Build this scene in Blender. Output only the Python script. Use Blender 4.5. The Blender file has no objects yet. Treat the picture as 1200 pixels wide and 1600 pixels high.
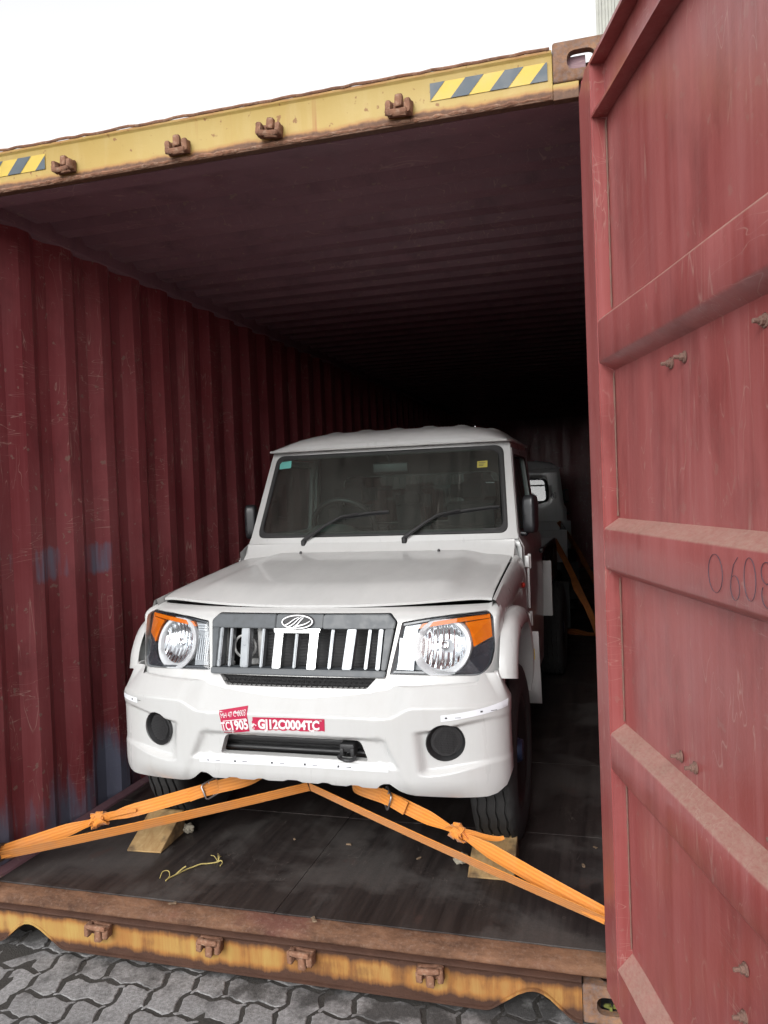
import bpy, bmesh, math, random
from mathutils import Vector, Matrix
from mathutils.bvhtree import BVHTree
random.seed(7)
R = math.radians
S = bpy.context.scene
COL = S.collection

# ------------------------------------------------------------------ camera
cam_data = bpy.data.cameras.new('camera')
cam = bpy.data.objects.new('camera', cam_data); COL.objects.link(cam); S.camera = cam
cam_data.sensor_fit = 'VERTICAL'; cam_data.sensor_height = 32.0
cam_data.lens = 1248.1 / 1600 * 32.0
cam_data.clip_start = 0.05; cam_data.clip_end = 3000
YAW, PITCH, ROLL = -0.2788, -0.0230, -0.0377
_f = Vector((math.sin(YAW)*math.cos(PITCH), math.cos(YAW)*math.cos(PITCH), math.sin(PITCH)))
_r = Vector((math.cos(YAW), -math.sin(YAW), 0)); _u = _r.cross(_f)
_r2 = _r*math.cos(ROLL) + _u*math.sin(ROLL); _u2 = -_r*math.sin(ROLL) + _u*math.cos(ROLL)
cam.matrix_world = Matrix(((_r2.x, _u2.x, -_f.x, 1.1871), (_r2.y, _u2.y, -_f.y, -2.409), (_r2.z, _u2.z, -_f.z, 1.6045), (0, 0, 0, 1)))
S.render.resolution_x = 768; S.render.resolution_y = 1024

# ------------------------------------------------------------------ sky and sun (overcast)
world = bpy.data.worlds.new('World'); S.world = world; world.use_nodes = True
wn = world.node_tree.nodes; wl = world.node_tree.links
for n in list(wn): wn.remove(n)
SUN_EL, SUN_AZ = R(29), R(188)     # azimuth clockwise from +Y: the sun stands behind the camera
sky = wn.new('ShaderNodeTexSky'); sky.sky_type = 'NISHITA'; sky.sun_disc = False
sky.sun_elevation = SUN_EL; sky.sun_rotation = SUN_AZ; sky.air_density = 1.0; sky.dust_density = 0.7; sky.ozone_density = 1.0
hs = wn.new('ShaderNodeHueSaturation'); hs.inputs['Saturation'].default_value = 0.04
bg = wn.new('ShaderNodeBackground'); bg.inputs['Strength'].default_value = 0.15
wo = wn.new('ShaderNodeOutputWorld')
wl.new(sky.outputs[0], hs.inputs['Color']); wl.new(hs.outputs[0], bg.inputs['Color']); wl.new(bg.outputs[0], wo.inputs['Surface'])
sd = bpy.data.lights.new('sun', 'SUN'); sd.energy = 0.85; sd.angle = R(27); sd.color = (1.0, 0.985, 0.96)
sun = bpy.data.objects.new('sun', sd); COL.objects.link(sun); sun.location = (0, -6, 8)
_sdir = Vector((math.sin(SUN_AZ)*math.cos(SUN_EL), math.cos(SUN_AZ)*math.cos(SUN_EL), math.sin(SUN_EL)))
sun.rotation_euler = _sdir.to_track_quat('Z', 'Y').to_euler()
S.view_settings.view_transform = 'Standard'; S.view_settings.look = 'None'; S.view_settings.gamma = 1
S.view_settings.use_curve_mapping = False
S.view_settings.exposure = 1.15
S.render.engine = 'CYCLES'
S.cycles.max_bounces = 10; S.cycles.diffuse_bounces = 6; S.cycles.transparent_max_bounces = 12
S.cycles.caustics_reflective = False; S.cycles.caustics_refractive = False

# ------------------------------------------------------------------ material helpers
class NT:
    def __init__(s, name):
        s.m = bpy.data.materials.new(name); s.m.use_nodes = True
        s.t = s.m.node_tree; s.n = s.t.nodes; s.l = s.t.links
        s.b = s.n['Principled BSDF']; s.o = s.n['Material Output']
        s.co = s.n.new('ShaderNodeTexCoord')
    def _set(s, sock, v):
        if v is None: return
        if hasattr(v, 'is_output') or isinstance(v, bpy.types.NodeSocket): s.l.new(v, sock)
        elif isinstance(v, (tuple, list)) and len(v) == 3 and sock.type == 'RGBA': sock.default_value = (*v, 1)
        else: sock.default_value = v
    def vec(s, scale=(1, 1, 1), loc=(0, 0, 0), src='Object'):
        m = s.n.new('ShaderNodeMapping'); s.l.new(s.co.outputs[src], m.inputs[0])
        m.inputs['Scale'].default_value = scale; m.inputs['Location'].default_value = loc
        return m.outputs[0]
    def noise(s, scale=5, detail=4, rough=.55, stretch=(1, 1, 1), loc=(0, 0, 0), src='Object', dist=0):
        n = s.n.new('ShaderNodeTexNoise'); s.l.new(s.vec(stretch, loc, src), n.inputs['Vector'])
        n.inputs['Scale'].default_value = scale; n.inputs['Detail'].default_value = detail
        n.inputs['Roughness'].default_value = rough; n.inputs['Distortion'].default_value = dist
        return n.outputs['Fac']
    def voro(s, scale=5, feature='F1', stretch=(1, 1, 1), out='Distance', src='Object'):
        n = s.n.new('ShaderNodeTexVoronoi'); n.feature = feature; s.l.new(s.vec(stretch, src=src), n.inputs['Vector'])
        n.inputs['Scale'].default_value = scale; return n.outputs[out]
    def ramp(s, fac, stops, interp='LINEAR'):
        n = s.n.new('ShaderNodeValToRGB'); s.l.new(fac, n.inputs[0]); e = n.color_ramp; e.interpolation = interp
        while len(e.elements) < len(stops): e.elements.new(.5)
        for el, (p, c) in zip(e.elements, stops):
            el.position = p; el.color = (c, c, c, 1) if not isinstance(c, (tuple, list)) else (*c, 1)
        return n.outputs[0]
    def mix(s, fac, a, b, mode='MIX'):
        n = s.n.new('ShaderNodeMix'); n.data_type = 'RGBA'; n.blend_type = mode
        s._set(n.inputs['Factor'], fac); s._set(n.inputs['A'], a); s._set(n.inputs['B'], b)
        return n.outputs['Result']
    def math(s, op, a, b=None, c=None, clamp=False):
        n = s.n.new('ShaderNodeMath'); n.operation = op; n.use_clamp = clamp
        s._set(n.inputs[0], a); s._set(n.inputs[1], b)
        if c is not None: s._set(n.inputs[2], c)
        return n.outputs[0]
    def xyz(s, src='Object'):
        n = s.n.new('ShaderNodeSeparateXYZ'); s.l.new(s.co.outputs[src], n.inputs[0]); return n.outputs
    def maprange(s, v, a, b, c=0., d=1.):
        n = s.n.new('ShaderNodeMapRange'); s._set(n.inputs[0], v)
        for i, q in enumerate((a, b, c, d)): n.inputs[i+1].default_value = q
        n.interpolation_type = 'SMOOTHSTEP'
        return n.outputs[0]
    def bump(s, h, strength=.3, dist=.01):
        n = s.n.new('ShaderNodeBump'); s.l.new(h, n.inputs['Height'])
        n.inputs['Strength'].default_value = strength; n.inputs['Distance'].default_value = dist
        s.l.new(n.outputs[0], s.b.inputs['Normal']); return n
    def set(s, **k):
        names = {'color': 'Base Color', 'rough': 'Roughness', 'metal': 'Metallic', 'coat': 'Coat Weight', 'coatr': 'Coat Roughness', 'spec': 'Specular IOR Level', 'sheen': 'Sheen Weight'}
        for q, v in k.items(): s._set(s.b.inputs[names[q]], v)
        return s.m

MATS = {}
def simple(name, col, rough=.5, metal=0., var=.12, scale=18, bump=0., spec=None, coat=0):
    t = NT(name)
    f = t.noise(scale, 5, .6)
    c = t.mix(t.ramp(f, [(.3, 0.), (.7, 1.)]), tuple(x*(1-var) for x in col), tuple(min(1, x*(1+var)) for x in col))
    t.set(color=c, rough=t.maprange(f, .3, .7, max(0, rough-.08), min(1, rough+.08)), metal=metal, coat=coat)
    if spec is not None: t.set(spec=spec)
    if bump: t.bump(t.noise(scale*8, 4, .6), bump, .004)
    MATS[name] = t.m; return t.m

def make_materials():
    # weathered maroon paint: inside of the container
    def maroon(name, base, faded, chalk, rough, scratches=.75, chipk=.75):
        t = NT(name)
        big = t.noise(1.7, 5, .6, dist=.3); st = t.noise(9, 4, .6, (1, 1, .07)); fine = t.noise(60, 3, .6)
        c = t.mix(t.ramp(big, [(.35, 0.), (.7, 1.)]), base, faded)
        c = t.mix(t.math('MULTIPLY', t.ramp(st, [(.42, 0.), (.72, 1.)]), chalk), c, tuple(min(1, x*1.5+.05) for x in faded))
        # thin pale scratches
        for st_, dd, lo, thr in (((1, 1, .22), .55, (4, 2, 7), .51), ((.22, .22, 1.6), .5, (9, 6, 2), .52), ((1, .8, .06), .3, (1, 7, 5), .55)):
            sc = t.noise(17, 2, .5, st_, dist=dd, loc=lo)
            scm = t.math('MULTIPLY', t.ramp(sc, [(.4945, 0.), (.498, 1.), (.502, 1.), (.5055, 0.)]), t.ramp(t.noise(3.1, 3, .6, loc=lo), [(thr, 0.), (thr+.06, 1.)]))
            c = t.mix(t.math('MULTIPLY', scm, scratches), c, (.46, .33, .28))
        chips = t.ramp(t.noise(30, 3, .5, loc=(3, 1, 9)), [(.67, 0.), (.685, 1.)])
        c = t.mix(t.math('MULTIPLY', chips, chipk), c, (.27, .19, .155))
        grime = t.ramp(t.noise(5, 6, .65, (1, 1, .5), loc=(6, 3, 2)), [(.52, 0.), (.72, .5)]); c = t.mix(grime, c, tuple(x*.45 for x in base))
        hf = t.noise(95, 3, .55, (1, 1, .022)); c = t.mix(t.math('MULTIPLY', t.ramp(hf, [(.45, 0.), (.75, 1.)]), chalk*.6), c, tuple(min(1, x*1.25+.035) for x in faded))
        t.set(color=c, rough=t.maprange(st, .3, .7, rough-.08, rough+.1), spec=.35)
        t.bump(t.mix(.5, big, fine), .18, .006)
        return t, c
    t, c = maroon('maroon_wall_paint', (.205, .036, .042), (.265, .066, .072), .25, .38)
    # blue-grey patches of the coat below, low on the wall and at waist height
    x, y, z = t.xyz()[0:3]
    n1 = t.noise(4.0, 4, .6, (1, 1.5, .16), loc=(2, 5, 1)); n2 = t.noise(30, 4, .65, (1, 1, .12))
    low = t.maprange(z, .95, .2, 0., 1.); midb = t.math('MULTIPLY', t.maprange(z, 1.2, 1.3, 0., 1.), t.maprange(z, 1.5, 1.4, 0., 1.))
    near = t.maprange(y, 1.7, .9, 0., 1.)
    zone = t.math('MULTIPLY', t.math('MAXIMUM', low, t.math('MULTIPLY', midb, .8)), near)
    patch = t.ramp(t.math('ADD', t.math('MULTIPLY', zone, .315), t.math('ADD', t.math('MULTIPLY', n1, .58), t.math('MULTIPLY', n2, .16))), [(.62, 0.), (.70, 1.)])
    c = t.mix(t.math('MULTIPLY', patch, .8), c, (.15, .20, .275))
    t.set(color=c); MATS['maroon_wall'] = t.m
    t, c = maroon('maroon_roof_paint', (.195, .105, .124), (.23, .125, .145), .12, .5, .4); MATS['maroon_roof'] = t.m
    # faded door paint
    t, c = maroon('maroon_door_paint', (.245, .053, .050), (.30, .086, .082), .26, .36, .40, .22)
    fs = t.noise(30, 3, .6, (1, 1, .03), loc=(1, 1, 1))
    c = t.mix(t.math('MULTIPLY', t.ramp(fs, [(.45, 0.), (.7, 1.)]), .35), c, (.36, .135, .135))
    # settled dust on the top faces of the ribs
    g = t.n.new('ShaderNodeNewGeometry'); sx = t.n.new('ShaderNodeSeparateXYZ'); t.l.new(g.outputs['Normal'], sx.inputs[0])
    up = t.maprange(sx.outputs[2], .25, .6, 0., .52)
    dn = t.ramp(t.noise(130, 5, .7, (.5, 1, 1)), [(.3, .45), (.62, 1.)])
    c = t.mix(t.math('MULTIPLY', up, dn), c, (.42, .34, .27))
    t.set(color=c); MATS['maroon_door'] = t.m

    # yellow header paint with rust along the lower edge
    def yellow(name, streak):
        t = NT(name)
        x, y, z = t.xyz()[0:3]
        n = t.noise(9, 5, .65); n3 = t.noise(2.0, 3, .5); vs = t.noise(17, 5, .65, (1, 1, .12), dist=.4); fine = t.noise(70, 4, .65)
        base = t.mix(t.ramp(n3, [(.3, 0.), (.7, 1.)]), (.375, .25, .062), (.43, .32, .115))
        base = t.mix(t.math('MULTIPLY', t.ramp(vs, [(.5, 0.), (.8, 1.)]), .35), base, (.50, .39, .19))
        if streak:   # the sill: badly rusted, brown runs
            n4 = t.noise(3.1, 4, .6, (1, 1, .5), loc=(7, 3, 1))
            e = t.math('MAXIMUM', t.maprange(z, .055, -.01, 0., .52), t.maprange(z, .085, .145, 0., .5))
            v = t.math('ADD', t.math('ADD', t.math('MULTIPLY', vs, .55), t.math('MULTIPLY', n4, .55)), e)
            k1 = t.ramp(v, [(.38, 0.), (.60, 1.)]); k2 = t.ramp(t.math('ADD', v, t.math('MULTIPLY', n, .4)), [(.76, 0.), (.96, 1.)])
            c = t.mix(t.math('MULTIPLY', k1, .9), base, (.29, .115, .03)); c = t.mix(k2, c, t.mix(n, (.028, .013, .009), (.09, .042, .026)))
            t.bump(t.mix(k2, n, fine), .5, .006); rough = .7
        else:
            e = t.maprange(z, 2.785, 2.742, 0., .55)
            v = t.math('ADD', t.math('MULTIPLY', n, .55), t.math('ADD', t.math('MULTIPLY', vs, .22), e))
            v = t.math('ADD', v, t.maprange(z, 2.856, 2.872, 0., .3)); run = t.math('MULTIPLY', t.ramp(t.noise(24, 3, .6, (1, 1, .03), loc=(5, 1, 0)), [(.62, 0.), (.72, 1.)]), t.ramp(t.noise(3, 3, .6, loc=(8, 8, 8)), [(.40, 0.), (.55, .8)]))
            base = t.mix(run, base, (.33, .15, .05)); spots = t.ramp(t.noise(38, 3, .5, loc=(2, 9, 4)), [(.65, 0.), (.70, .85)]); base = t.mix(spots, base, (.22, .10, .04))
            k1 = t.ramp(v, [(.52, 0.), (.74, 1.)]); k2 = t.ramp(v, [(.70, 0.), (.84, 1.)])
            c = t.mix(t.math('MULTIPLY', k1, .8), base, (.34, .15, .05)); c = t.mix(k2, c, t.mix(fine, (.045, .022, .014), (.20, .10, .055)))
            t.bump(t.mix(k2, n, fine), .4, .005); rough = .55
        t.set(color=c, rough=rough, spec=.3); MATS[name] = t.m
    yellow('yellow_header', False); yellow('yellow_sill', True)
    t = NT('rusty_steel')
    n = t.noise(14, 6, .7); f = t.noise(60, 5, .7)
    c = t.mix(t.ramp(n, [(.3, 0.), (.7, 1.)]), (.10, .05, .035), (.30, .15, .09)); c = t.mix(t.ramp(f, [(.5, 0.), (.75, 1.)]), c, (.36, .25, .18))
    t.set(color=c, rough=.8, spec=.25); t.bump(f, .6, .006); MATS['rust'] = t.m
    t = NT('threshold_plate')   # worn red-brown plate
    n = t.noise(11, 6, .75, (.4, 1, 1)); f = t.noise(70, 5, .7); n2 = t.noise(2.2, 4, .6, loc=(3, 3, 3))
    c = t.mix(t.ramp(n, [(.3, 0.), (.7, 1.)]), (.05, .024, .015), (.25, .13, .075)); c = t.mix(t.ramp(n2, [(.54, 0.), (.66, .7)]), c, t.mix(n, (.11, .032, .028), (.15, .07, .055)))
    c = t.mix(t.math('MULTIPLY', t.ramp(f, [(.5, 0.), (.72, 1.)]), .5), c, (.24, .16, .12))
    t.set(color=c, rough=.75, spec=.25); t.bump(f, .5, .005); MATS['threshold'] = t.m
    t = NT('casting_steel')
    n = t.noise(16, 6, .7); f = t.noise(70, 5, .7); z = t.xyz()[2]
    c = t.mix(t.ramp(n, [(.35, 0.), (.62, 1.)]), (.13, .07, .045), (.29, .16, .095)); c = t.mix(t.ramp(f, [(.45, 0.), (.7, 1.)]), c, (.17, .13, .12))
    t.set(color=c, rough=.8, spec=.25); t.bump(f, .6, .006); MATS['casting'] = t.m
    # plywood floor: dark, stained, dusty
    t = NT('plywood_floor')
    gr = t.noise(20, 5, .6, (1.6, .09, 1)); n = t.noise(1.9, 6, .62, dist=.4); n2 = t.noise(5.5, 6, .65, (1, .6, 1), loc=(3, 8, 0)); f = t.noise(140, 3, .6)
    c = t.mix(t.ramp(gr, [(.3, 0.), (.7, 1.)]), (.018, .0145, .0142), (.05, .04, .037))
    c = t.mix(t.ramp(n, [(.50, 0.), (.60, .5)]), c, t.mix(f, (.065, .058, .055), (.14, .128, .12)))
    c = t.mix(t.math('MULTIPLY', t.ramp(n2, [(.62, 0.), (.70, 1.)]), .5), c, (.08, .045, .038))
    sc = t.noise(8, 2, .5, (1, .25, 1), dist=2.6)
    scm = t.math('MULTIPLY', t.ramp(sc, [(.496, 0.), (.5, 1.), (.504, 0.)]), t.ramp(t.noise(3, 3, .6, loc=(9, 2, 7)), [(.52, 0.), (.64, .6)]))
    c = t.mix(scm, c, (.2, .17, .15))
    t.set(color=c, rough=t.maprange(n, .4, .65, .42, .7), spec=.3); t.bump(t.mix(.4, gr, f), .25, .004); MATS['plywood'] = t.m
    # concrete pavers and the dirt between them
    t = NT('paver_concrete')
    f = t.noise(260, 3, .7); n = t.noise(18, 5, .6); oi = t.n.new('ShaderNodeObjectInfo')
    wpos = t.n.new('ShaderNodeNewGeometry')
    nn = t.n.new('ShaderNodeTexNoise'); t.l.new(wpos.outputs['Position'], nn.inputs['Vector']); nn.inputs['Scale'].default_value = 6.5; nn.inputs['Detail'].default_value = 6; nn.inputs['Roughness'].default_value = .62
    sy = t.n.new('ShaderNodeSeparateXYZ'); t.l.new(wpos.outputs['Position'], sy.inputs[0])
    c = t.mix(f, (.27, .267, .269), (.50, .493, .498)); c = t.mix(t.ramp(n, [(.4, 0.), (.75, .5)]), c, (.28, .272, .265))
    c = t.mix(t.maprange(oi.outputs['Random'], 0, 1, 0, .45), c, (.25, .246, .246))
    dirt = t.ramp(t.math('ADD', nn.outputs['Fac'], t.math('ADD', t.maprange(sy.outputs[1], -.24, .02, 0., .17), t.maprange(sy.outputs[0], .1, 1.0, 0., .10))), [(.55, 0.), (.74, 1.)])
    sp2 = t.noise(75, 4, .7, loc=(1, 4, 2)); c = t.mix(t.ramp(sp2, [(.42, .45), (.6, 0.)]), c, (.10, .097, .095))
    c = t.mix(t.math('MULTIPLY', dirt, .82), c, t.mix(f, (.02, .019, .018), (.055, .052, .05)))
    t.set(color=c, rough=.9, spec=.2); t.bump(t.mix(.5, f, sp2), .8, .008); MATS['paver'] = t.m
    t = NT('joint_sand')
    f = t.noise(160, 4, .7); n = t.noise(9, 5, .6)
    c = t.mix(f, (.03, .028, .026), (.10, .094, .088)); c = t.mix(t.ramp(n, [(.5, 0.), (.7, .5)]), c, (.065, .06, .055))
    t.set(color=c, rough=.95, spec=.15); t.bump(f, .8, .01); MATS['sand'] = t.m
    # yard surface beyond the built stones: stone-sized pattern, greyed darker to cut bounced light
    t = NT('yard_paving')
    br = t.n.new('ShaderNodeTexBrick'); t.l.new(t.vec((1, 1, 1)), br.inputs['Vector']); br.inputs['Scale'].default_value = 4.5
    br.inputs['Color1'].default_value = (.15, .147, .145, 1); br.inputs['Color2'].default_value = (.12, .118, .115, 1); br.inputs['Mortar'].default_value = (.05, .047, .045, 1); br.inputs['Mortar Size'].default_value = .03
    c = t.mix(t.ramp(t.noise(.6, 5, .6), [(.45, 0.), (.7, .5)]), br.outputs[0], (.12, .115, .11))
    t.set(color=c, rough=.9, spec=.2); MATS['yard'] = t.m

    # dusty white car paint
    t = NT('dusty_white_paint')
    st = t.noise(16, 5, .62, (1, .5, .16)); n = t.noise(2.4, 5, .6); sp = t.noise(240, 2, .6); spk = t.ramp(sp, [(.70, 0.), (.76, 1.)])
    c = t.mix(t.ramp(n, [(.35, 0.), (.7, 1.)]), (.50, .504, .499), (.475, .476, .467))
    c = t.mix(t.math('MULTIPLY', t.ramp(st, [(.48, 0.), (.78, 1.)]), .36), c, (.40, .395, .375))
    c = t.mix(t.math('MULTIPLY', spk, t.ramp(t.noise(5, 3, .6, loc=(2, 2, 2)), [(.5, 0.), (.62, .5)])), c, (.4, .36, .32))
    g = t.n.new('ShaderNodeNewGeometry'); sx = t.n.new('ShaderNodeSeparateXYZ'); t.l.new(g.outputs['Normal'], sx.inputs[0])
    up = t.maprange(sx.outputs[2], .55, .95, 0., 1.)
    c = t.mix(t.math('MULTIPLY', up, t.ramp(t.noise(6, 5, .62, (1, .45, 1)), [(.25, .3), (.75, .75)])), c, (.68, .675, .66))  # dust on top faces; its pale colour also paints light on hood, roof
    t.set(color=c, rough=t.math('ADD', t.maprange(st, .3, .75, .26, .5), t.math('MULTIPLY', up, .2), clamp=True), coat=.55, coatr=.10); MATS['white'] = t.m
    simple('black_plastic', (.018, .018, .019), .5, bump=.15); simple('black_rubber', (.014, .014, .014), .65)
    simple('dark_void', (.006, .006, .006), .8); simple('interior_grey', (.026, .030, .030), .65, bump=.1)
    simple('dash_grey', (.06, .07, .067), .6); simple('seat_fabric', (.012, .013, .014), .9, bump=.3)
    simple('grille_grey', (.06, .068, .076), .42, var=.25, scale=30); simple('silver_plastic', (.27, .285, .30), .32, metal=.5)
    simple('chrome', (.62, .63, .63), .16, metal=1., var=.05); simple('satin_steel', (.45, .45, .46), .35, metal=.9)
    simple('chassis_black', (.014, .014, .014), .6); simple('mirror_black', (.016, .017, .019), .35)
    simple('wheel_steel', (.03, .03, .03), .45, metal=.6); simple('tape_white', (.74, .76, .80), .35, var=.04); simple('tape_mark', (.04, .04, .045), .6)
    simple('sticker_pink', (.40, .008, .052), .45, var=.12, scale=40); simple('sticker_white', (.70, .66, .66), .5, var=.05)
    simple('sticker_teal', (.11, .36, .32), .5); simple('sticker_yellow', (.30, .26, .04), .5)
    simple('stripe_yellow', (.52, .36, .04), .5, scale=9); simple('stripe_slate', (.05, .068, .085), .5, var=.3)
    simple('pen_ink', (.07, .05, .07), .7); simple('twine', (.42, .34, .12), .8); simple('rag', (.30, .27, .21), .9, bump=.6)
    simple('ring_steel', (.10, .07, .055), .6, metal=.5, bump=.4); simple('weld_bead', (.20, .115, .09), .8, bump=.5, scale=60)
    simple('cladding', (.36, .36, .32), .6, scale=2, var=.18); simple('radiator', (.05, .05, .052), .5); simple('lamp_inner', (.46, .48, .50), .24, metal=.85, scale=60)
    simple('lamp_bezel', (.66, .67, .68), .3, metal=.1, coat=.4); simple('lamp_smoke', (.035, .040, .048), .25, coat=.5); simple('lamp_shell', (.46, .48, .50), .35, metal=.15); simple('moss', (.13, .14, .03), .9); simple('hub_blue', (.025, .04, .09), .3, metal=.3); simple('white_inner', (.5, .5, .49), .6)
    simple('label_yellow', (.6, .45, .02), .5); simple('wood_chip', (.20, .14, .09), .85); simple('marker_red', (.35, .03, .02), .3)
    # tyre
    t = NT('tyre_rubber'); f = t.noise(40, 5, .65); c = t.mix(f, (.018, .018, .019), (.05, .049, .048)); t.set(color=c, rough=.75, spec=.3); t.bump(f, .25, .003); MATS['tyre'] = t.m
    # webbing: orange weave (uv: u across, v along, both in metres)
    t = NT('orange_webbing')
    wv = t.n.new('ShaderNodeTexWave'); wv.wave_type = 'BANDS'; wv.bands_direction = 'X'; t.l.new(t.vec((1, 1, 1), src='UV'), wv.inputs[0]); wv.inputs['Scale'].default_value = 26; wv.inputs['Distortion'].default_value = .6
    w2 = t.n.new('ShaderNodeTexWave'); w2.wave_type = 'BANDS'; w2.bands_direction = 'Y'; t.l.new(t.vec((1, 1, 1), src='UV'), w2.inputs[0]); w2.inputs['Scale'].default_value = 110
    n = t.noise(14, 5, .6)
    c = t.mix(t.ramp(n, [(.3, 0.), (.75, 1.)]), (.72, .25, .022), (.66, .27, .06)); c = t.mix(t.math('MULTIPLY', wv.outputs['Fac'], .5), c, (.46, .13, .010))
    c = t.mix(t.math('MULTIPLY', t.ramp(t.noise(5, 4, .6, loc=(3, 1, 4)), [(.55, 0.), (.75, 1.)]), .35), c, (.35, .2, .12))
    t.set(color=c, rough=.6, sheen=.3, spec=.3); t.bump(t.mix(.5, wv.outputs['Fac'], w2.outputs['Fac']), .45, .0015); MATS['webbing'] = t.m
    # orange webbing deep inside, colour darkened so the straps look dim
    simple('dim_webbing', (.30, .095, .02), .8, var=.4, scale=12)
    # rough sawn wood
    t = NT('sawn_wood')
    oi = t.n.new('ShaderNodeObjectInfo')
    gr = t.noise(38, 4, .6, (.10, 1, 1), dist=.6); saw = t.noise(70, 3, .6, (1.4, .12, 1)); n = t.noise(7, 5, .6)
    c = t.mix(t.ramp(gr, [(.3, 0.), (.7, 1.)]), (.33, .20, .085), (.47, .33, .16)); c = t.mix(t.math('MULTIPLY', t.ramp(saw, [(.5, 0.), (.75, 1.)]), .4), c, (.30, .18, .08))
    c = t.mix(t.ramp(n, [(.50, 0.), (.64, .8)]), c, (.07, .05, .036))
    t.set(color=c, rough=.8, spec=.25); t.bump(t.mix(.5, gr, saw), .3, .003); MATS['wood'] = t.m
    # glass: thin panes
    def glass(name, tint, ior, dust=None, rough=.02):
        t = NT(name); t.n.remove(t.b)
        tr = t.n.new('ShaderNodeBsdfTransparent'); tr.inputs[0].default_value = (*tint, 1)
        gl = t.n.new('ShaderNodeBsdfGlossy'); gl.inputs['Roughness'].default_value = rough
        gg = t.n.new('ShaderNodeNewGeometry'); dp = t.n.new('ShaderNodeVectorMath'); dp.operation = 'DOT_PRODUCT'; t.l.new(gg.outputs['Incoming'], dp.inputs[0]); t.l.new(gg.outputs['Normal'], dp.inputs[1])
        f0 = ((ior-1)/(ior+1))**2; schlick = t.math('ADD', f0, t.math('MULTIPLY', 1-f0, t.math('POWER', t.math('SUBTRACT', 1., t.math('ABSOLUTE', dp.outputs['Value'])), 5.)))
        mx = t.n.new('ShaderNodeMixShader'); t.l.new(schlick, mx.inputs[0]); t.l.new(tr.outputs[0], mx.inputs[1]); t.l.new(gl.outputs[0], mx.inputs[2])
        out = mx.outputs[0]
        if dust:
            df = t.n.new('ShaderNodeBsdfDiffuse'); df.inputs[0].default_value = (.42, .40, .36, 1)
            st = t.noise(20, 4, .65, (1, .2, .10)); n = t.noise(3, 5, .6); sp = t.noise(150, 3, .6); z = t.xyz()[2]
            run = t.math('MULTIPLY', t.ramp(t.noise(42, 2, .5, (1, .05, .045), loc=(2, 0, 3)), [(.66, 0.), (.72, 1.)]), t.ramp(t.noise(4, 3, .5, loc=(5, 5, 5)), [(.5, 0.), (.65, .16)]))
            k = t.math('ADD', t.math('MULTIPLY', t.ramp(st, [(.35, .2), (.75, 1.)]), dust*.55), t.math('MULTIPLY', t.ramp(n, [(.3, .3), (.75, 1.)]), dust*.6))
            k = t.math('ADD', k, t.math('MULTIPLY', t.ramp(sp, [(.68, 0.), (.74, .10)]), 1.)); k = t.math('ADD', k, run)
            m2 = t.n.new('ShaderNodeMixShader'); t.l.new(k, m2.inputs[0]); t.l.new(out, m2.inputs[1]); t.l.new(df.outputs[0], m2.inputs[2]); out = m2.outputs[0]
        t.l.new(out, t.o.inputs['Surface']); MATS[name] = t.m
    glass('windscreen_glass', (.60, .72, .68), 1.5, .085); glass('side_glass', (.35, .42, .42), 2.0, .04); glass('lamp_glass', (.93, .94, .95), 1.45)
    glass('amber_glass', (.95, .28, .01), 1.45)
    t = NT('amber_plastic'); n = t.noise(40, 3, .5)
    t.set(color=t.mix(n, (.60, .11, .004), (.74, .19, .008)), rough=.2, coat=.6); MATS['amber'] = t.m
    # lamp reflector: faceted chrome
    t = NT('lamp_reflector'); wv = t.n.new('ShaderNodeTexWave'); wv.bands_direction = 'X'; t.l.new(t.vec(), wv.inputs[0]); wv.inputs['Scale'].default_value = 16; wv.inputs['Distortion'].default_value = 1.2
    t.set(color=(.86, .88, .90), metal=1., rough=.16); t.bump(wv.outputs['Fac'], .6, .006); MATS['reflector'] = t.m
make_materials()

# ------------------------------------------------------------------ mesh helpers
def link(name, me, parent=None):
    o = bpy.data.objects.new(name, me); COL.objects.link(o)
    if parent is not None: o.parent = parent
    return o
def finish(me, mats, smooth):
    for m in (mats if isinstance(mats, (list, tuple)) else [mats]): me.materials.append(MATS[m])
    if smooth is not None:
        me.polygons.foreach_set('use_smooth', [True]*len(me.polygons))
        if smooth < 180: me.set_sharp_from_angle(angle=R(smooth))
    me.update()
def obj(name, bm, mats, parent=None, smooth=35, loc=None):
    me = bpy.data.meshes.new(name); bm.to_mesh(me); bm.free(); finish(me, mats, smooth)
    o = link(name, me, parent)
    if loc: o.location = loc
    return o
def empty(name, loc=(0, 0, 0), rz=0):
    o = bpy.data.objects.new(name, None); COL.objects.link(o); o.location = loc; o.rotation_euler = (0, 0, rz); o.empty_display_size = .2
    return o
def tag(o, label, cat, group=None):
    o['label'] = label; o['category'] = cat
    if group: o['group'] = group
    return o
def struct(o, kind='structure'): o['kind'] = kind; return o
def BM(): return bmesh.new()
def box(bm, x0, x1, y0, y1, z0, z1, bev=0, seg=2, mi=0, mat=None):
    t = bmesh.new()
    bmesh.ops.create_cube(t, size=1)
    for v in t.verts: v.co = Vector(((x0+x1)/2+v.co.x*(x1-x0), (y0+y1)/2+v.co.y*(y1-y0), (z0+z1)/2+v.co.z*(z1-z0)))
    if bev: bmesh.ops.bevel(t, geom=t.edges[:], offset=bev, segments=seg, profile=.5, affect='EDGES')
    return merge(bm, t, mi, mat)
def merge(bm, t, mi=0, mat=None):
    vs = [bm.verts.new(mat @ v.co if mat else v.co) for v in t.verts]
    t.verts.index_update()
    for f in t.faces:
        try: nf = bm.faces.new([vs[v.index] for v in f.verts]); nf.material_index = mi; nf.smooth = f.smooth
        except ValueError: pass
    t.free(); return vs
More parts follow.
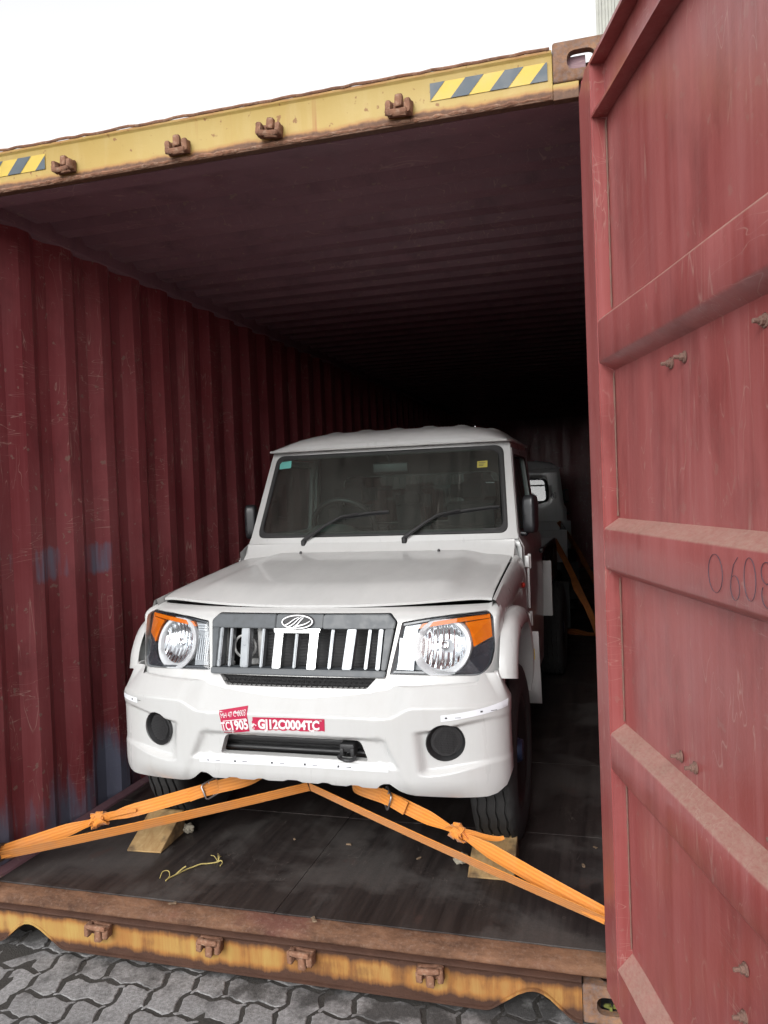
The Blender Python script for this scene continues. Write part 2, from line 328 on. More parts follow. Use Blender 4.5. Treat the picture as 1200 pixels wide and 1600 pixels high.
def grid(bm, rows, mi=0, close_u=False, close_v=False):
    V = [[bm.verts.new(p) for p in r] for r in rows]; nr, nc = len(V), len(V[0])
    for i in range(nr - (0 if close_v else 1)):
        for j in range(nc - (0 if close_u else 1)):
            a, b, c, d = V[i][j], V[i][(j+1) % nc], V[(i+1) % nr][(j+1) % nc], V[(i+1) % nr][j]
            try: bm.faces.new((a, b, c, d)).material_index = mi
            except ValueError: pass
    return V
def prism(bm, pts, axis, a0, a1, mi=0, cap=True):
    """polygon pts (2-D) extruded along axis ('x','y','z') from a0 to a1"""
    def P(p, a): return {'x': (a, p[0], p[1]), 'y': (p[0], a, p[1]), 'z': (p[0], p[1], a)}[axis]
    A = [bm.verts.new(P(p, a0)) for p in pts]; B = [bm.verts.new(P(p, a1)) for p in pts]; n = len(pts)
    for i in range(n): bm.faces.new((A[i], A[(i+1) % n], B[(i+1) % n], B[i])).material_index = mi
    if cap: bm.faces.new(A[::-1]).material_index = mi; bm.faces.new(B).material_index = mi
    return A, B
def tube(bm, path, r, n=8, mi=0, cap=True, closed=False, flat=1.0):
    path = [Vector(p) for p in path]; rows = []; up = Vector((0, 0, 1))
    N = len(path); prev = None
    for i, p in enumerate(path):
        if closed: d = path[(i+1) % N] - path[i-1]
        else: d = path[min(i+1, N-1)] - path[max(i-1, 0)]
        d.normalize()
        s = prev - d*prev.dot(d) if prev is not None else d.cross(up)
        if s.length < 1e-4: s = d.cross(Vector((1, 0, 0)))
        s.normalize(); prev = s; q = s.cross(d)
        rr = r[i] if isinstance(r, (list, tuple)) else r
        rows.append([p + s*math.cos(2*math.pi*k/n)*rr + q*math.sin(2*math.pi*k/n)*rr*flat for k in range(n)])
    V = grid(bm, rows, mi, close_u=True, close_v=closed)
    if cap and not closed:
        for r_ in (V[0], V[-1]):
            try: bm.faces.new(r_).material_index = mi
            except ValueError: pass
    return V
def lathe(bm, prof, n=48, axis='x', mi=0, c=(0, 0, 0), close=False):
    """prof: list of (along, radius)"""
    rows = []
    for k in range(n):
        a = 2*math.pi*k/n; ca, sa = math.cos(a), math.sin(a)
        if axis == 'x': rows.append([(c[0]+h, c[1]+r*ca, c[2]+r*sa) for h, r in prof])
        elif axis == 'y': rows.append([(c[0]+r*ca, c[1]+h, c[2]+r*sa) for h, r in prof])
        else: rows.append([(c[0]+r*ca, c[1]+r*sa, c[2]+h) for h, r in prof])
    return grid(bm, rows, mi, close_v=True)
def ribbon(bm, path, width, side, thick=.0022, mi=0, nw=4):
    """flat webbing; side = width direction per point or one vector; uv in metres"""
    uvl = bm.loops.layers.uv.verify(); path = [Vector(p) for p in path]; L = [0]
    for a, b in zip(path, path[1:]): L.append(L[-1]+(b-a).length)
    rows = []
    for i, p in enumerate(path):
        d = (path[min(i+1, len(path)-1)]-path[max(i-1, 0)]).normalized()
        s = Vector(side[i] if isinstance(side, list) else side); s = (s-d*s.dot(d)).normalized(); nn = s.cross(d)
        w = width[i] if isinstance(width, (list, tuple)) else width
        top = [p+s*w*(k/nw-.5)+nn*thick/2 for k in range(nw+1)]; bot = [p+s*w*(k/nw-.5)-nn*thick/2 for k in range(nw, -1, -1)]
        rows.append(top+bot)
    V = grid(bm, rows, mi, close_u=True); bm.verts.index_update()
    pos = {}
    for i, r in enumerate(V):
        for k, v in enumerate(r): pos[v] = ((k if k <= nw else 2*nw+1-k)/nw*.05, L[i])
    for f in bm.faces:
        for l in f.loops:
            if l.vert in pos: l[uvl].uv = pos[l.vert]
    for r in (V[0], V[-1]):
        try: bm.faces.new(r)
        except ValueError: pass
def inside(p, poly):
    c = False; n = len(poly); j = n-1
    for i in range(n):
        (xi, yi), (xj, yj) = poly[i], poly[j]
        if (yi > p[1]) != (yj > p[1]) and p[0] < (xj-xi)*(p[1]-yi)/(yj-yi)+xi: c = not c
        j = i
    return c
def cut(bm, poly, ax=(0, 2), rim=None, cond=None):
    """cut a polygonal opening through a surface, optional rim wall extruded by vector"""
    a0, a1 = ax; lo = [min(p[i] for p in poly)-.02 for i in (0, 1)]; hi = [max(p[i] for p in poly)+.02 for i in (0, 1)]
    third = 3-a0-a1; n = len(poly)
    def near(f):
        c = f.calc_center_median()
        if cond and not cond(c): return False
        xs = [v.co[a0] for v in f.verts]; ys = [v.co[a1] for v in f.verts]
        return max(xs) >= lo[0] and min(xs) <= hi[0] and max(ys) >= lo[1] and min(ys) <= hi[1]
    for i in range(n):
        p, q = poly[i], poly[(i+1) % n]; d = (q[0]-p[0], q[1]-p[1]); no = [0, 0, 0]; no[a0] = d[1]; no[a1] = -d[0]
        co = [0, 0, 0]; co[a0], co[a1] = p
        mx = [min(p[0], q[0])-.01, max(p[0], q[0])+.01, min(p[1], q[1])-.01, max(p[1], q[1])+.01]
        fs = [f for f in bm.faces if near(f)]
        fs = [f for f in fs if max(v.co[a0] for v in f.verts) >= mx[0] and min(v.co[a0] for v in f.verts) <= mx[1] and max(v.co[a1] for v in f.verts) >= mx[2] and min(v.co[a1] for v in f.verts) <= mx[3]]
        g = set(fs)
        for f in fs: g.update(f.edges); g.update(f.verts)
        bmesh.ops.bisect_plane(bm, geom=list(g), dist=1e-6, plane_co=co, plane_no=no)
    dead = [f for f in bm.faces if near(f) and inside((f.calc_center_median()[a0], f.calc_center_median()[a1]), poly)]
    de = set(e for f in dead for e in f.edges); keep = [e for e in de if any(f not in set(dead) for f in e.link_faces)] if len(dead) < 50 else None
    ds = set(dead); rimE = [e for e in de if any(f not in ds for f in e.link_faces)]
    bmesh.ops.delete(bm, geom=dead, context='FACES_ONLY')
    rimE = [e for e in rimE if e.is_valid]
    loose = [e for e in de if e.is_valid and not e.link_faces]; bmesh.ops.delete(bm, geom=loose, context='EDGES')
    rimE = [e for e in rimE if e.is_valid]
    if rim is not None and rimE:
        r = bmesh.ops.extrude_edge_only(bm, edges=rimE)
        for v in r['geom']:
            if isinstance(v, bmesh.types.BMVert): v.co += Vector(rim)
def rpoly(pts, r, seg=5):
    """round the corners of a polygon"""
    out = []; n = len(pts)
    for i in range(n):
        p = Vector(pts[i]).to_2d() if len(pts[i]) > 2 else Vector(pts[i]); a = Vector(pts[i-1]); b = Vector(pts[(i+1) % n])
        rr = r[i] if isinstance(r, (list, tuple)) else r
        da = (a-p); db = (b-p); q = min(rr, da.length*.49, db.length*.49); A = p+da.normalized()*q; B = p+db.normalized()*q
        for k in range(seg+1):
            t = k/seg; c = A*(1-t)**2+p*2*t*(1-t)+B*t*t; out.append((c.x, c.y))
    return out
def spline(pts, n):
    """Catmull-Rom through 2-D/3-D points, n samples"""
    P = [Vector(p) for p in pts]; P = [P[0]*2-P[1]]+P+[P[-1]*2-P[-2]]; m = len(P)-3; out = []
    for k in range(n):
        s = k/(n-1)*m; i = min(int(s), m-1); t = s-i; a, b, c, d = P[i:i+4]
        out.append(.5*((2*b)+(c-a)*t+(2*a-5*b+4*c-d)*t*t+(3*b-a-3*c+d)*t**3))
    return out
def sm(a, b, x):
    t = max(0., min(1., (x-a)/(b-a))) if a != b else float(x > a); return t*t*(3-2*t)
def lerp(a, b, t): return a+(b-a)*t
def interp(tab, x):
    if x <= tab[0][0]: return tab[0][1]
    for (x0, y0), (x1, y1) in zip(tab, tab[1:]):
        if x <= x1: return lerp(y0, y1, (x-x0)/(x1-x0))
    return tab[-1][1]
def text_mesh(s, size, offset=0.0, sx=1.0, shear=0):
    cu = bpy.data.curves.new('lettering', 'FONT'); cu.body = s; cu.size = size; cu.align_x = 'CENTER'; cu.align_y = 'CENTER'; cu.offset = offset; cu.resolution_u = 3; cu.shear = shear
    o = bpy.data.objects.new('lettering', cu); COL.objects.link(o); dg = bpy.context.evaluated_depsgraph_get(); me = bpy.data.meshes.new_from_object(o.evaluated_get(dg))
    bpy.data.objects.remove(o); bpy.data.curves.remove(cu)
    V = [(v.co.x*sx, v.co.y) for v in me.vertices]; F = [tuple(p.vertices) for p in me.polygons]; bpy.data.meshes.remove(me)
    return V, F
def copy_tree(o, parent=None):
    c = o.copy(); COL.objects.link(c); c.parent = parent
    for ch in list(o.children): copy_tree(ch, c)
    return c

# ------------------------------------------------------------------ ground and paving
GZ = -0.012
def build_ground():
    bm = BM(); s = 900
    bm.faces.new([bm.verts.new(p) for p in ((-s, -s, GZ-.012), (s, -s, GZ-.012), (s, s, GZ-.012), (-s, s, GZ-.012))])
    yard = struct(obj('ground', bm, 'yard', smooth=None))
    # bed of dark sand under the laid stones
    bm = BM(); rows = []
    for j in range(41):
        rows.append([(-1.75+3.6*i/72, -2.05+2.4*j/40, GZ-.0032+random.uniform(-.0018, .0018)) for i in range(73)])
    grid(bm, rows); obj('joint_sand', bm, 'sand', yard, smooth=180)['kind'] = 'stuff'
    U = .112; a = .0105
    hz = [(0, 0), (.2, a), (.5, 0.0), (.8, -a), (1.0, 0)]
    def ed(p0, p1):   # zigzag lattice edge, same for both neighbours
        (x0, y0), (x1, y1) = p0, p1; out = []
        if y0 == y1:
            seq = hz if x1 > x0 else hz[::-1]; xm = min(x0, x1)
            out = [((xm+t)*U, y0*U+o) for t, o in seq]
        else:
            seq = hz if y1 > y0 else hz[::-1]; ym = min(y0, y1)
            out = [(x0*U+o, (ym+t)*U) for t, o in seq]
        return out[:-1]
    def stone(cells, seed):
        rnd = random.Random(seed)
        w, h = cells; path = [(i, 0) for i in range(w+1)]+[(w, j) for j in range(1, h+1)]+[(i, h) for i in range(w-1, -1, -1)]+[(0, j) for j in range(h-1, 0, -1)]
        pts = []
        for p, q in zip(path, path[1:]+path[:1]): pts += ed(p, q)
        pts = [(lerp(p[0], q[0], t_), lerp(p[1], q[1], t_)) for p, q in zip(pts, pts[1:]+pts[:1]) for t_ in (0, .5)]
        P = [Vector(p) for p in pts]; n = len(P); cx = Vector((w*U/2, h*U/2)); jit = [Vector((rnd.uniform(-.0024, .0024), rnd.uniform(-.0024, .0024))) for _ in P]
        def inset(d):
            out = []
            for i in range(n):
                t = (P[(i+1) % n]-P[i-1]).normalized(); nn = Vector((-t.y, t.x)); out.append(P[i]+nn*d-cx+jit[i])
            return out
        bm = BM(); A, B, C = inset(.0075), inset(.0078), inset(.0110)
        rows = [[(p.x, p.y, -.03) for p in A], [(p.x, p.y, -.0028) for p in B], [(p.x, p.y, 0) for p in C]]
        V = grid(bm, rows, close_u=True); cv = bm.verts.new((0, 0, .0005)); [bm.faces.new((V[-1][k], V[-1][(k+1) % n], cv)) for k in range(n)]
        me = bpy.data.meshes.new('paver'); bmesh.ops.recalc_face_normals(bm, faces=bm.faces[:]); bm.to_mesh(me); bm.free(); finish(me, 'paver', None); return me
    mh, mv = [stone((2, 1), k) for k in range(5)], [stone((1, 2), 9+k) for k in range(5)]; spots = []
    for i in range(-14, 17):
        for j in range(-20, 4):
            d = (i-j) % 4
            if d == 0: spots.append((mh[(i*3+j) % 5], (i+1)*U, (j+.5)*U))
            elif d == 3: spots.append((mv[(i+j*2) % 5], (i+.5)*U, (j+1)*U))
    spots = [s_ for s_ in spots if s_[2] < .24 and s_[1] > -1.5]
    spots.sort(key=lambda s_: abs(s_[2]+.15)*1.0+max(0, abs(s_[1])-1.2)*.5)
    for me, x, y in spots[:298]:
        o = link('paver', me, yard); o.location = (x+.02, y, GZ+random.uniform(-.0035, .0015)); o.rotation_euler = (random.gauss(0, .008), random.gauss(0, .008), random.gauss(0, .012))
build_ground()

# ------------------------------------------------------------------ shipping container
CW = 1.219; FZ = .17; CL = 12.19
cont = tag(empty('shipping_container'), 'open maroon shipping container with rusty yellow door frame around the pickups', 'container')
def corrugated(y0, y1, pitch, depth, flat_in, flat_out, ramp_):
    """(y, d) polyline, d = 0 inner .. depth outer"""
    out = []; y = y0
    while y < y1:
        for dy, d in ((0, 0), (flat_in, 0), (flat_in+ramp_, depth), (flat_in+ramp_+flat_out, depth)):
            if y+dy < y1: out.append((y+dy, d))
        y += flat_in+flat_out+2*ramp_
    out.append((y1, out[-1][1])); return out
def build_container():
    # side walls: pressed corrugations, outer face only 36 mm behind
    prof = corrugated(.138, CL-.15, .276, .036, .070, .070, .068)
    for sx in (-1, 1):
        bm = BM(); rows = []
        for z in [FZ-.02+(2.80-FZ+.02)*k/24 for k in range(25)]:
            rows.append([(sx*(1.172+d+.002*math.sin(y*3.1+z*2.3)*math.sin(z*4+y)), y, z) for y, d in prof])
        grid(bm, rows); w = obj('side_wall', bm, 'maroon_wall', cont, smooth=None)
        m = w.modifiers.new('sheet', 'SOLIDIFY'); m.thickness = .003; m.offset = 0
    # far end wall
    bm = BM(); box(bm, -1.17, 1.17, CL-.12, CL-.05, FZ-.02, 2.86); obj('end_wall', bm, 'maroon_wall', cont, smooth=None)
    # roof: flat plate over the door, then pressed ridges
    bm = BM(); prof = [(.09, 0), (.179, 0), (.182, 0), (.40, 0)]+[(y, d) for y, d in corrugated(.44, CL-.1, .21, -.034, .085, .06, .032)]
    rows = [[(max(-1.05, min(1.05, x)) if y < .18 else x, y, 2.822-d) for y, d in prof] for x in [-1.2+2.4*k/10 for k in range(11)]]
    grid(bm, rows); o = obj('roof_panel', bm, 'maroon_roof', cont, smooth=None); m = o.modifiers.new('sheet', 'SOLIDIFY'); m.thickness = .003; m.offset = 0
    for sx in (-1, 1):
        x0, x1 = sorted((sx*1.158, sx*1.215))
        bm = BM(); box(bm, x0, x1, .27, CL-.1, 2.772, 2.872, .006); box(bm, *sorted((sx*1.195, sx*1.215)), .182, .269, 2.772, 2.872); obj('top_rail', bm, 'maroon_roof', cont)
        bm = BM(); box(bm, *sorted((sx*1.166, sx*1.217)), .16, CL-.1, .03, FZ-.022, .004)
        prism(bm, [(sx*1.140, FZ-.02), (sx*1.140, FZ+.010), (sx*1.165, FZ+.028), (sx*1.171, FZ-.02)], 'y', .12, CL-.15)
        obj('bottom_rail', bm, 'maroon_roof', cont, smooth=None)
    # plywood floor panels, with open joints
    ys = [.098, .918, 1.781, 2.98, 4.2, 5.4, 6.6, 7.8, 9.0, 10.2, 11.3, 12.05]; xs = [-1.14, .02, 1.14]
    for i in range(len(ys)-1):
        for j in range(2):
            if True:
                bm = BM(); dz = random.uniform(-.0016, .0016); box(bm, xs[j]+.0006, xs[j+1]-.0006, ys[i]+.002, ys[i+1]-.002, FZ-.028, FZ+dz, .0012, 1)
                obj('floor_panel', bm, 'plywood', cont, smooth=None)
    bm = BM(); box(bm, -1.14, 1.14, .10, 12.05, FZ-.06, FZ-.032); obj('cross_members', bm, 'dark_void', cont, smooth=None)
    # corner posts
    for sx in (-1, 1):
        bm = BM(); box(bm, *sorted((sx*1.215, sx*1.135)), .005, .06, .118, 2.778, .006); box(bm, *sorted((sx*1.216, sx*1.165)), .062, .155, .118, 2.778, .006)
        obj('corner_post', bm, 'maroon_wall', cont)
    # corner castings with oval openings through front and side
    def casting(sx, top):
        bm = BM(); x0, x1 = sorted((sx*1.057, sx*1.219)); z0, z1 = (2.778, 2.896) if top else (0.0, .118)
        t = bmesh.new(); bmesh.ops.create_cube(t, size=1)
        for v in t.verts: v.co = Vector(((x0+x1)/2+v.co.x*(x1-x0), .089+v.co.y*.178, (z0+z1)/2+v.co.z*(z1-z0)))
        bmesh.ops.bevel(t, geom=t.edges[:], offset=.008, segments=3, profile=.5, affect='EDGES')
        cx, cz = (x0+x1)/2, (z0+z1)/2
        cut(t, rpoly([(cx-.040, cz-.027), (cx+.040, cz-.027), (cx+.040, cz+.027), (cx-.040, cz+.027)], .026, 6), (0, 2), rim=None)
        cut(t, rpoly([(cx-.032, .028), (cx+.032, .028), (cx+.032, .150), (cx-.032, .150)], .03, 6), (0, 1))
        # through both faces: wall of the opening as a ring
        merge(bm, t); ring = rpoly([(cx-.040, cz-.027), (cx+.040, cz-.027), (cx+.040, cz+.027), (cx-.040, cz+.027)], .026, 6)
        for ya, yb in ((0, .028), (.15, .178)): prism(bm, ring, 'y', ya, yb, cap=False)
        bmesh.ops.recalc_face_normals(bm, faces=bm.faces[:])
        return obj('corner_casting', bm, 'casting', cont, smooth=40)
    for sx in (-1, 1):
        for top in (True, False): casting(sx, top)
    bm = BM(); random.seed(3)
    for k in range(14):
        p = Vector((1.15+random.uniform(-.03, .03), .02+random.uniform(0, .02), .036)); box(bm, p.x-.004, p.x+.004, p.y-.003, p.y+.003, p.z, p.z+random.uniform(.004, .013))
    obj('moss_tuft', bm, 'moss', cont, smooth=None)['kind'] = 'stuff'
    # header beam
    bm = BM()
    prof = [(.012, 2.742), (.012, 2.868), (.0, 2.872), (-.002, 2.882), (.11, 2.884), (.11, 2.735), (.014, 2.732), (-.001, 2.733), (-.003, 2.742)]
    prof = [(.0, 2.743), (.004, 2.752), (.004, 2.860), (-.004, 2.866), (-.004, 2.874), (.030, 2.876), (.030, 2.731), (.0, 2.731)]
    prism(bm, prof, 'x', -1.056, 1.056); prism(bm, [(.002, 2.729), (.002, 2.776), (.030, 2.776), (.030, 2.729)], 'x', 1.0565, 1.13); prism(bm, [(.002, 2.729), (.002, 2.776), (.030, 2.776), (.030, 2.729)], 'x', -1.13, -1.0565)
    bmesh.ops.bevel(bm, geom=bm.edges[:], offset=.0015, segments=1, affect='EDGES')
    hb = bmesh.new(); box(hb, -1.15, 1.15, .0305, .112, 2.729, 2.86); obj('header_back', hb, 'maroon_roof', cont, smooth=None)
    header = obj('header_beam', bm, 'yellow_header', cont, smooth=30)
    # the rim along the top of the header, dented and dark
    bm = BM(); tube(bm, [(x, -.004+random.uniform(-.001, .001), 2.878+random.uniform(-.002, .0025)) for x in [-1.05+2.1*k/60 for k in range(61)]], .0048, 6); obj('top_rim', bm, 'rust', header)
    bm = BM(); tube(bm, [(x, .001+random.uniform(-.0015, .001), 2.740+random.uniform(-.0022, .0022)) for x in [-1.05+2.1*k/160 for k in range(161)]], [.0055+random.uniform(-.002, .003) for k in range(161)], 6); obj('weld_seam', bm, 'rust', header)
    # lock keepers: cam brackets welded to header and sill
    def keeper_mesh(flip):
        bm = BM(); s = -1 if flip else 1
        box(bm, -.036, .036, -.014, .0, *sorted((s*-.024, s*.016)), .004)
        box(bm, -.038, -.022, -.042, -.012, *sorted((s*-.026, s*.012)), .004); box(bm, .020, .037, -.038, -.012, *sorted((s*-.022, s*.014)), .005)
        box(bm, -.010, .012, -.030, -.010, *sorted((s*-.004, s*.032)), .005); box(bm, -.030, .032, -.046, -.036, *sorted((s*-.030, s*-.014)), .004)
        bmesh.ops.subdivide_edges(bm, edges=bm.edges[:], cuts=1)
        for v in bm.verts: v.co += Vector([random.uniform(-.0016, .0016) for _ in range(3)])
        me = bpy.data.meshes.new('lock_keeper'); bm.to_mesh(me); bm.free(); finish(me, 'rust', 50); return me
    km, kb = keeper_mesh(False), keeper_mesh(True)
    for k, x in enumerate((-.600, -.163, .170, .600)):
        o = link('lock_keeper', km, header); o.location = (x, .003, 2.782); o.rotation_euler = (0, random.uniform(-.12, .12), random.uniform(-.1, .1)); o.scale = ((1.0, -1.08, 1.05, -1.1)[k], (1, .9, 1.1, 1)[k], (.95, 1.05, 1, 1.1)[k])
    # warning stripes: yellow label with slanted slate bars
    for x0, x1 in ((.692, 1.043), (-1.043, -.692)):
        bm = BM(); z0, z1, y = 2.789, 2.842, .0015
        bm.faces.new([bm.verts.new(p) for p in ((x0, y, z0), (x1, y, z0), (x1, y, z1), (x0, y, z1))]).material_index = 0
        p = .118; sl = .047
        for k in range(-1, 5):
            a = (x0-.055+k*p) if x0 > 0 else (x1-.042-k*p); q = [(a, z0), (a+.055, z0), (a+.055+sl, z1), (a+sl, z1)]
            # clip to the label in x
            def clip(poly, xc, keepless):
                out = []
                for (u, v) in zip(poly, poly[1:]+poly[:1]):
                    iu = (u[0] <= xc) == keepless; iv = (v[0] <= xc) == keepless
                    if iu: out.append(u)
                    if iu != iv: t_ = (xc-u[0])/(v[0]-u[0]); out.append((xc, u[1]+(v[1]-u[1])*t_))
                return out
            q = clip(clip(q, x0+.0005, False), x1-.0005, True)
            if len(q) >= 3: bm.faces.new([bm.verts.new((u, y-.0012, v)) for u, v in q]).material_index = 1
        obj('warning_stripe', bm, ['stripe_yellow', 'stripe_slate'], header, smooth=None)
    # sill: rusty face with two arched cut-outs, threshold plate on top
    arch = lambda c, s: [(c+s*x, z) for x, z in ((-.15, -.002), (-.135, .002), (-.05, .060), (-.02, .074), (.0, .077), (.02, .074), (.045, .060), (.10, .014), (.128, -.002))]
    top = .130; N = 220
    def zbot(x):
        a = abs(x)-.915
        return interp([(-.152, 0.), (-.135, .004), (-.05, .062), (-.02, .076), (.0, .079), (.02, .076), (.045, .062), (.10, .014), (.125, 0.)], a)
    bm = BM(); xs = [-1.056+2.112*k/N for k in range(N+1)]
    rows = [[(x, .010+d, zbot(x)) for x in xs] for d in (.10, .012)]
    rows += [[(x, -.004, zbot(x)+.000) for x in xs], [(x, -.004, zbot(x)+.007) for x in xs], [(x, .002+.0015*math.sin(x*9), zbot(x)+.010) for x in xs]]
    rows += [[(x, .002+.0015*math.sin(x*9)+.001*math.sin(x*31), lerp(zbot(x)+.010, top-.012, t)) for x in xs] for t in (.25, .5, .75, 1)]
    rows += [[(x, -.006, top-.008) for x in xs], [(x, -.009, top-.001) for x in xs], [(x, -.004, top+.004) for x in xs], [(x, .014, top+.006) for x in xs]]
    grid(bm, rows); sill = obj('door_sill', bm, 'yellow_sill', cont, smooth=40)
    bm = BM(); nx = 90
    rows = []
    for y, z in ((.014, top+.006), (.020, top+.001), (.026, top+.002), (.034, top+.014), (.06, top+.024), (.092, FZ-.003), (.098, FZ-.004), (.100, FZ-.03)):
        rows.append([(-1.14+2.28*i/nx, y, z+.0016*math.sin(i*.7+y*90)*random.random()) for i in range(nx+1)])
    grid(bm, rows); obj('threshold_plate', bm, 'threshold', sill, smooth=50)
    for k, x in enumerate((-.603, -.167, .170, .596)):
        o = link('lock_keeper', kb, sill); o.location = (x, .0, .098); o.rotation_euler = (0, random.uniform(-.1, .1), random.uniform(-.1, .1)); o.scale = (-1.15 if k % 2 else 1.15, 1.1, 1.1)
    # lashing rings at the front posts
    for sx in (-1, 1):
        bm = BM(); c = Vector((sx*1.145, .135, .262)); tube(bm, [c+Vector((sx*.0, math.cos(a)*.03, math.sin(a)*.03)) for a in [2*math.pi*k/20 for k in range(20)]], .006, 8, closed=True); obj('lashing_ring', bm, 'ring_steel', cont)
build_container()

def build_door():
    P0 = (1.163, -.145, 0); ang = math.atan2(-.95620, .29273); D = .042
    door = None; W = 1.03
    # sheet: (w, z) profile, w = depth behind the rib faces
    prof = [(0, .13), (0, .262), (D, .306)]
    for z0, z1 in ((.820, .922), (1.377, 1.488), (1.938, 2.053)):
        prof += [(D, z0-.022), (.004, z0-.001), (0, z0+.006), (0, z1-.006), (.004, z1+.001), (D, z1+.026)]
    prof += [(D, 2.598), (0, 2.598), (0, 2.606), (D-.004, 2.606), (D-.004, 2.742), (0, 2.742), (0, 2.752), (D+.012, 2.752)]
    bm = BM(); na = 26
    pr = []
    for (a, b) in zip(prof, prof[1:]):
        L = abs(b[1]-a[1]); k = max(1, int(L/.06))
        pr += [(lerp(a[0], b[0], t/k), lerp(a[1], b[1], t/k)) for t in range(k)]
    pr.append(prof[-1])
    rows = []
    for w, z in pr:
        row = []
        for i in range(na+1):
            a = .0+W*i/na; dent = .0025*math.sin(a*5+z*3)*math.sin(z*4.1+a*2) if w > D-.002 else .0012*math.sin(a*9+z*5)
            row.append((a, w+dent*min(1, i/2.), z))
        rows.append(row)
    grid(bm, rows); bmesh.ops.recalc_face_normals(bm, faces=bm.faces[:])
    door = obj('container_door', bm, 'maroon_door', cont, smooth=40); door.location = P0; door.rotation_euler = (0, 0, ang)
    door['label'] = 'faded maroon inner face of the door swung open on the right'
    # hinge stile with chamfered top, and far stile
    bm = BM(); prism(bm, [(-.118, .13), (-.001, .13), (-.001, 2.755), (-.05, 2.755), (-.118, 2.715)], 'y', 0, .06); bmesh.ops.recalc_face_normals(bm, faces=bm.faces[:]); bmesh.ops.bevel(bm, geom=bm.edges[:], offset=.004, segments=2, affect='EDGES'); obj('stile', bm, 'maroon_door', door)
    bm = BM(); box(bm, W+.001, W+.10, .0, .06, .13, 2.755, .004); obj('stile', bm, 'maroon_door', door)
    # weld beads up the inner corner of the hinge stile
    bm = BM()
    for z0, z1 in ((.32, .79), (.955, 1.35), (1.52, 1.91), (2.085, 2.59)):
        n = int((z1-z0)/.02); tube(bm, [(.003, D-.003, lerp(z0, z1, k/n)) for k in range(n+1)], [.0020+random.uniform(-.0010, .0012) for _ in range(n+1)], 6)
    obj('weld_seam', bm, 'weld_bead', door)
    # rubber gasket, torn, behind the hinge stile
    bm = BM(); box(bm, -.128, -.119, .02, .055, .14, 2.70, .003); obj('door_gasket', bm, 'black_rubber', door)
    # bolts through the panel
    bm = BM()
    lathe(bm, [(.0, .0), (-.003, .017), (.0, .017)][1:], 10, 'y'); t = lathe(bm, [(0, .016), (-.004, .016), (-.005, .011), (-.013, .0105), (-.014, .006), (-.028, .0055), (-.029, .0)], 8, 'y')
    me = bpy.data.meshes.new('bolt'); bm.to_mesh(me); bm.free(); finish(me, 'weld_bead', 40)
    for a, z in ((.404, 1.870), (.479, 1.871), (.826, 1.873), (.90, 1.873), (.396, .987), (.474, .988), (.83, .99), (.686, .675), (.675, .575), (.90, .675)):
        o = link('bolt', me, door); o.scale = (.8, .85, .8); o.location = (a, D+.001, z); o.rotation_euler = (random.uniform(-.1, .1), random.uniform(0, 6), random.uniform(-.1, .1))
    # hinge blades to the corner post
    for z in (.42, 1.0, 1.72, 2.42):
        bm = BM(); box(bm, -.165, -.121, .03, .045, z-.05, z+.05, .004); lathe(bm, [(-.055, .0), (-.055, .016), (.055, .016), (.055, 0)], 14, 'z', c=(-.168, .05, z)); obj('hinge', bm, 'maroon_door', door)
    # hand-written number on the middle rib
    def stroke(bm, pts, r=.0008): tube(bm, [(a, -.0008, z) for a, z in pts], r, 5, flat=.5)
    bm = BM(); el = lambda cx, cz, rx, rz, a0, a1, n=26: [(cx+rx*math.cos(R(lerp(a0, a1, k/n))), cz+rz*math.sin(R(lerp(a0, a1, k/n)))) for k in range(n+1)]
    stroke(bm, el(.700, 1.433, .030, .036, 100, 470)); stroke(bm, [(.792, 1.470), (.775, 1.455), (.763, 1.425)]+el(.779, 1.415, .017, .022, 160, 480)); stroke(bm, el(.835, 1.436, .021, .037, 80, 455))
    stroke(bm, el(.893, 1.452, .018, .018, 60, 300)+el(.895, 1.415, .020, .020, 100, -220))
    obj('handwritten_number', bm, 'pen_ink', door)
build_door()

# ------------------------------------------------------------------ pickup (x right, y back, z above floor)
def hoodz(y): return 1.018+.112*max(0, (y-.5)/.92)**.85
def hoodfront(x): return .505+.145*(abs(x)/.712)**2.4
YB = [(0, .37), (.2, .374), (.36, .385), (.5, .402), (.6, .422), (.66, .442), (.70, .468), (.73, .505), (.75, .55), (.757, .60)]
def ybase(x): return interp(YB, abs(x))
def ynose(x, z): return ybase(x)+.39*(min(z, .985)-.77)
CABHW = [(.40, .735), (.8, .745), (1.15, .742), (1.20, .715), (1.68, .664), (1.75, .655)]
def cabhw(z): return interp(CABHW, z)
def yws(z): return 1.482+(z-1.19)*.51

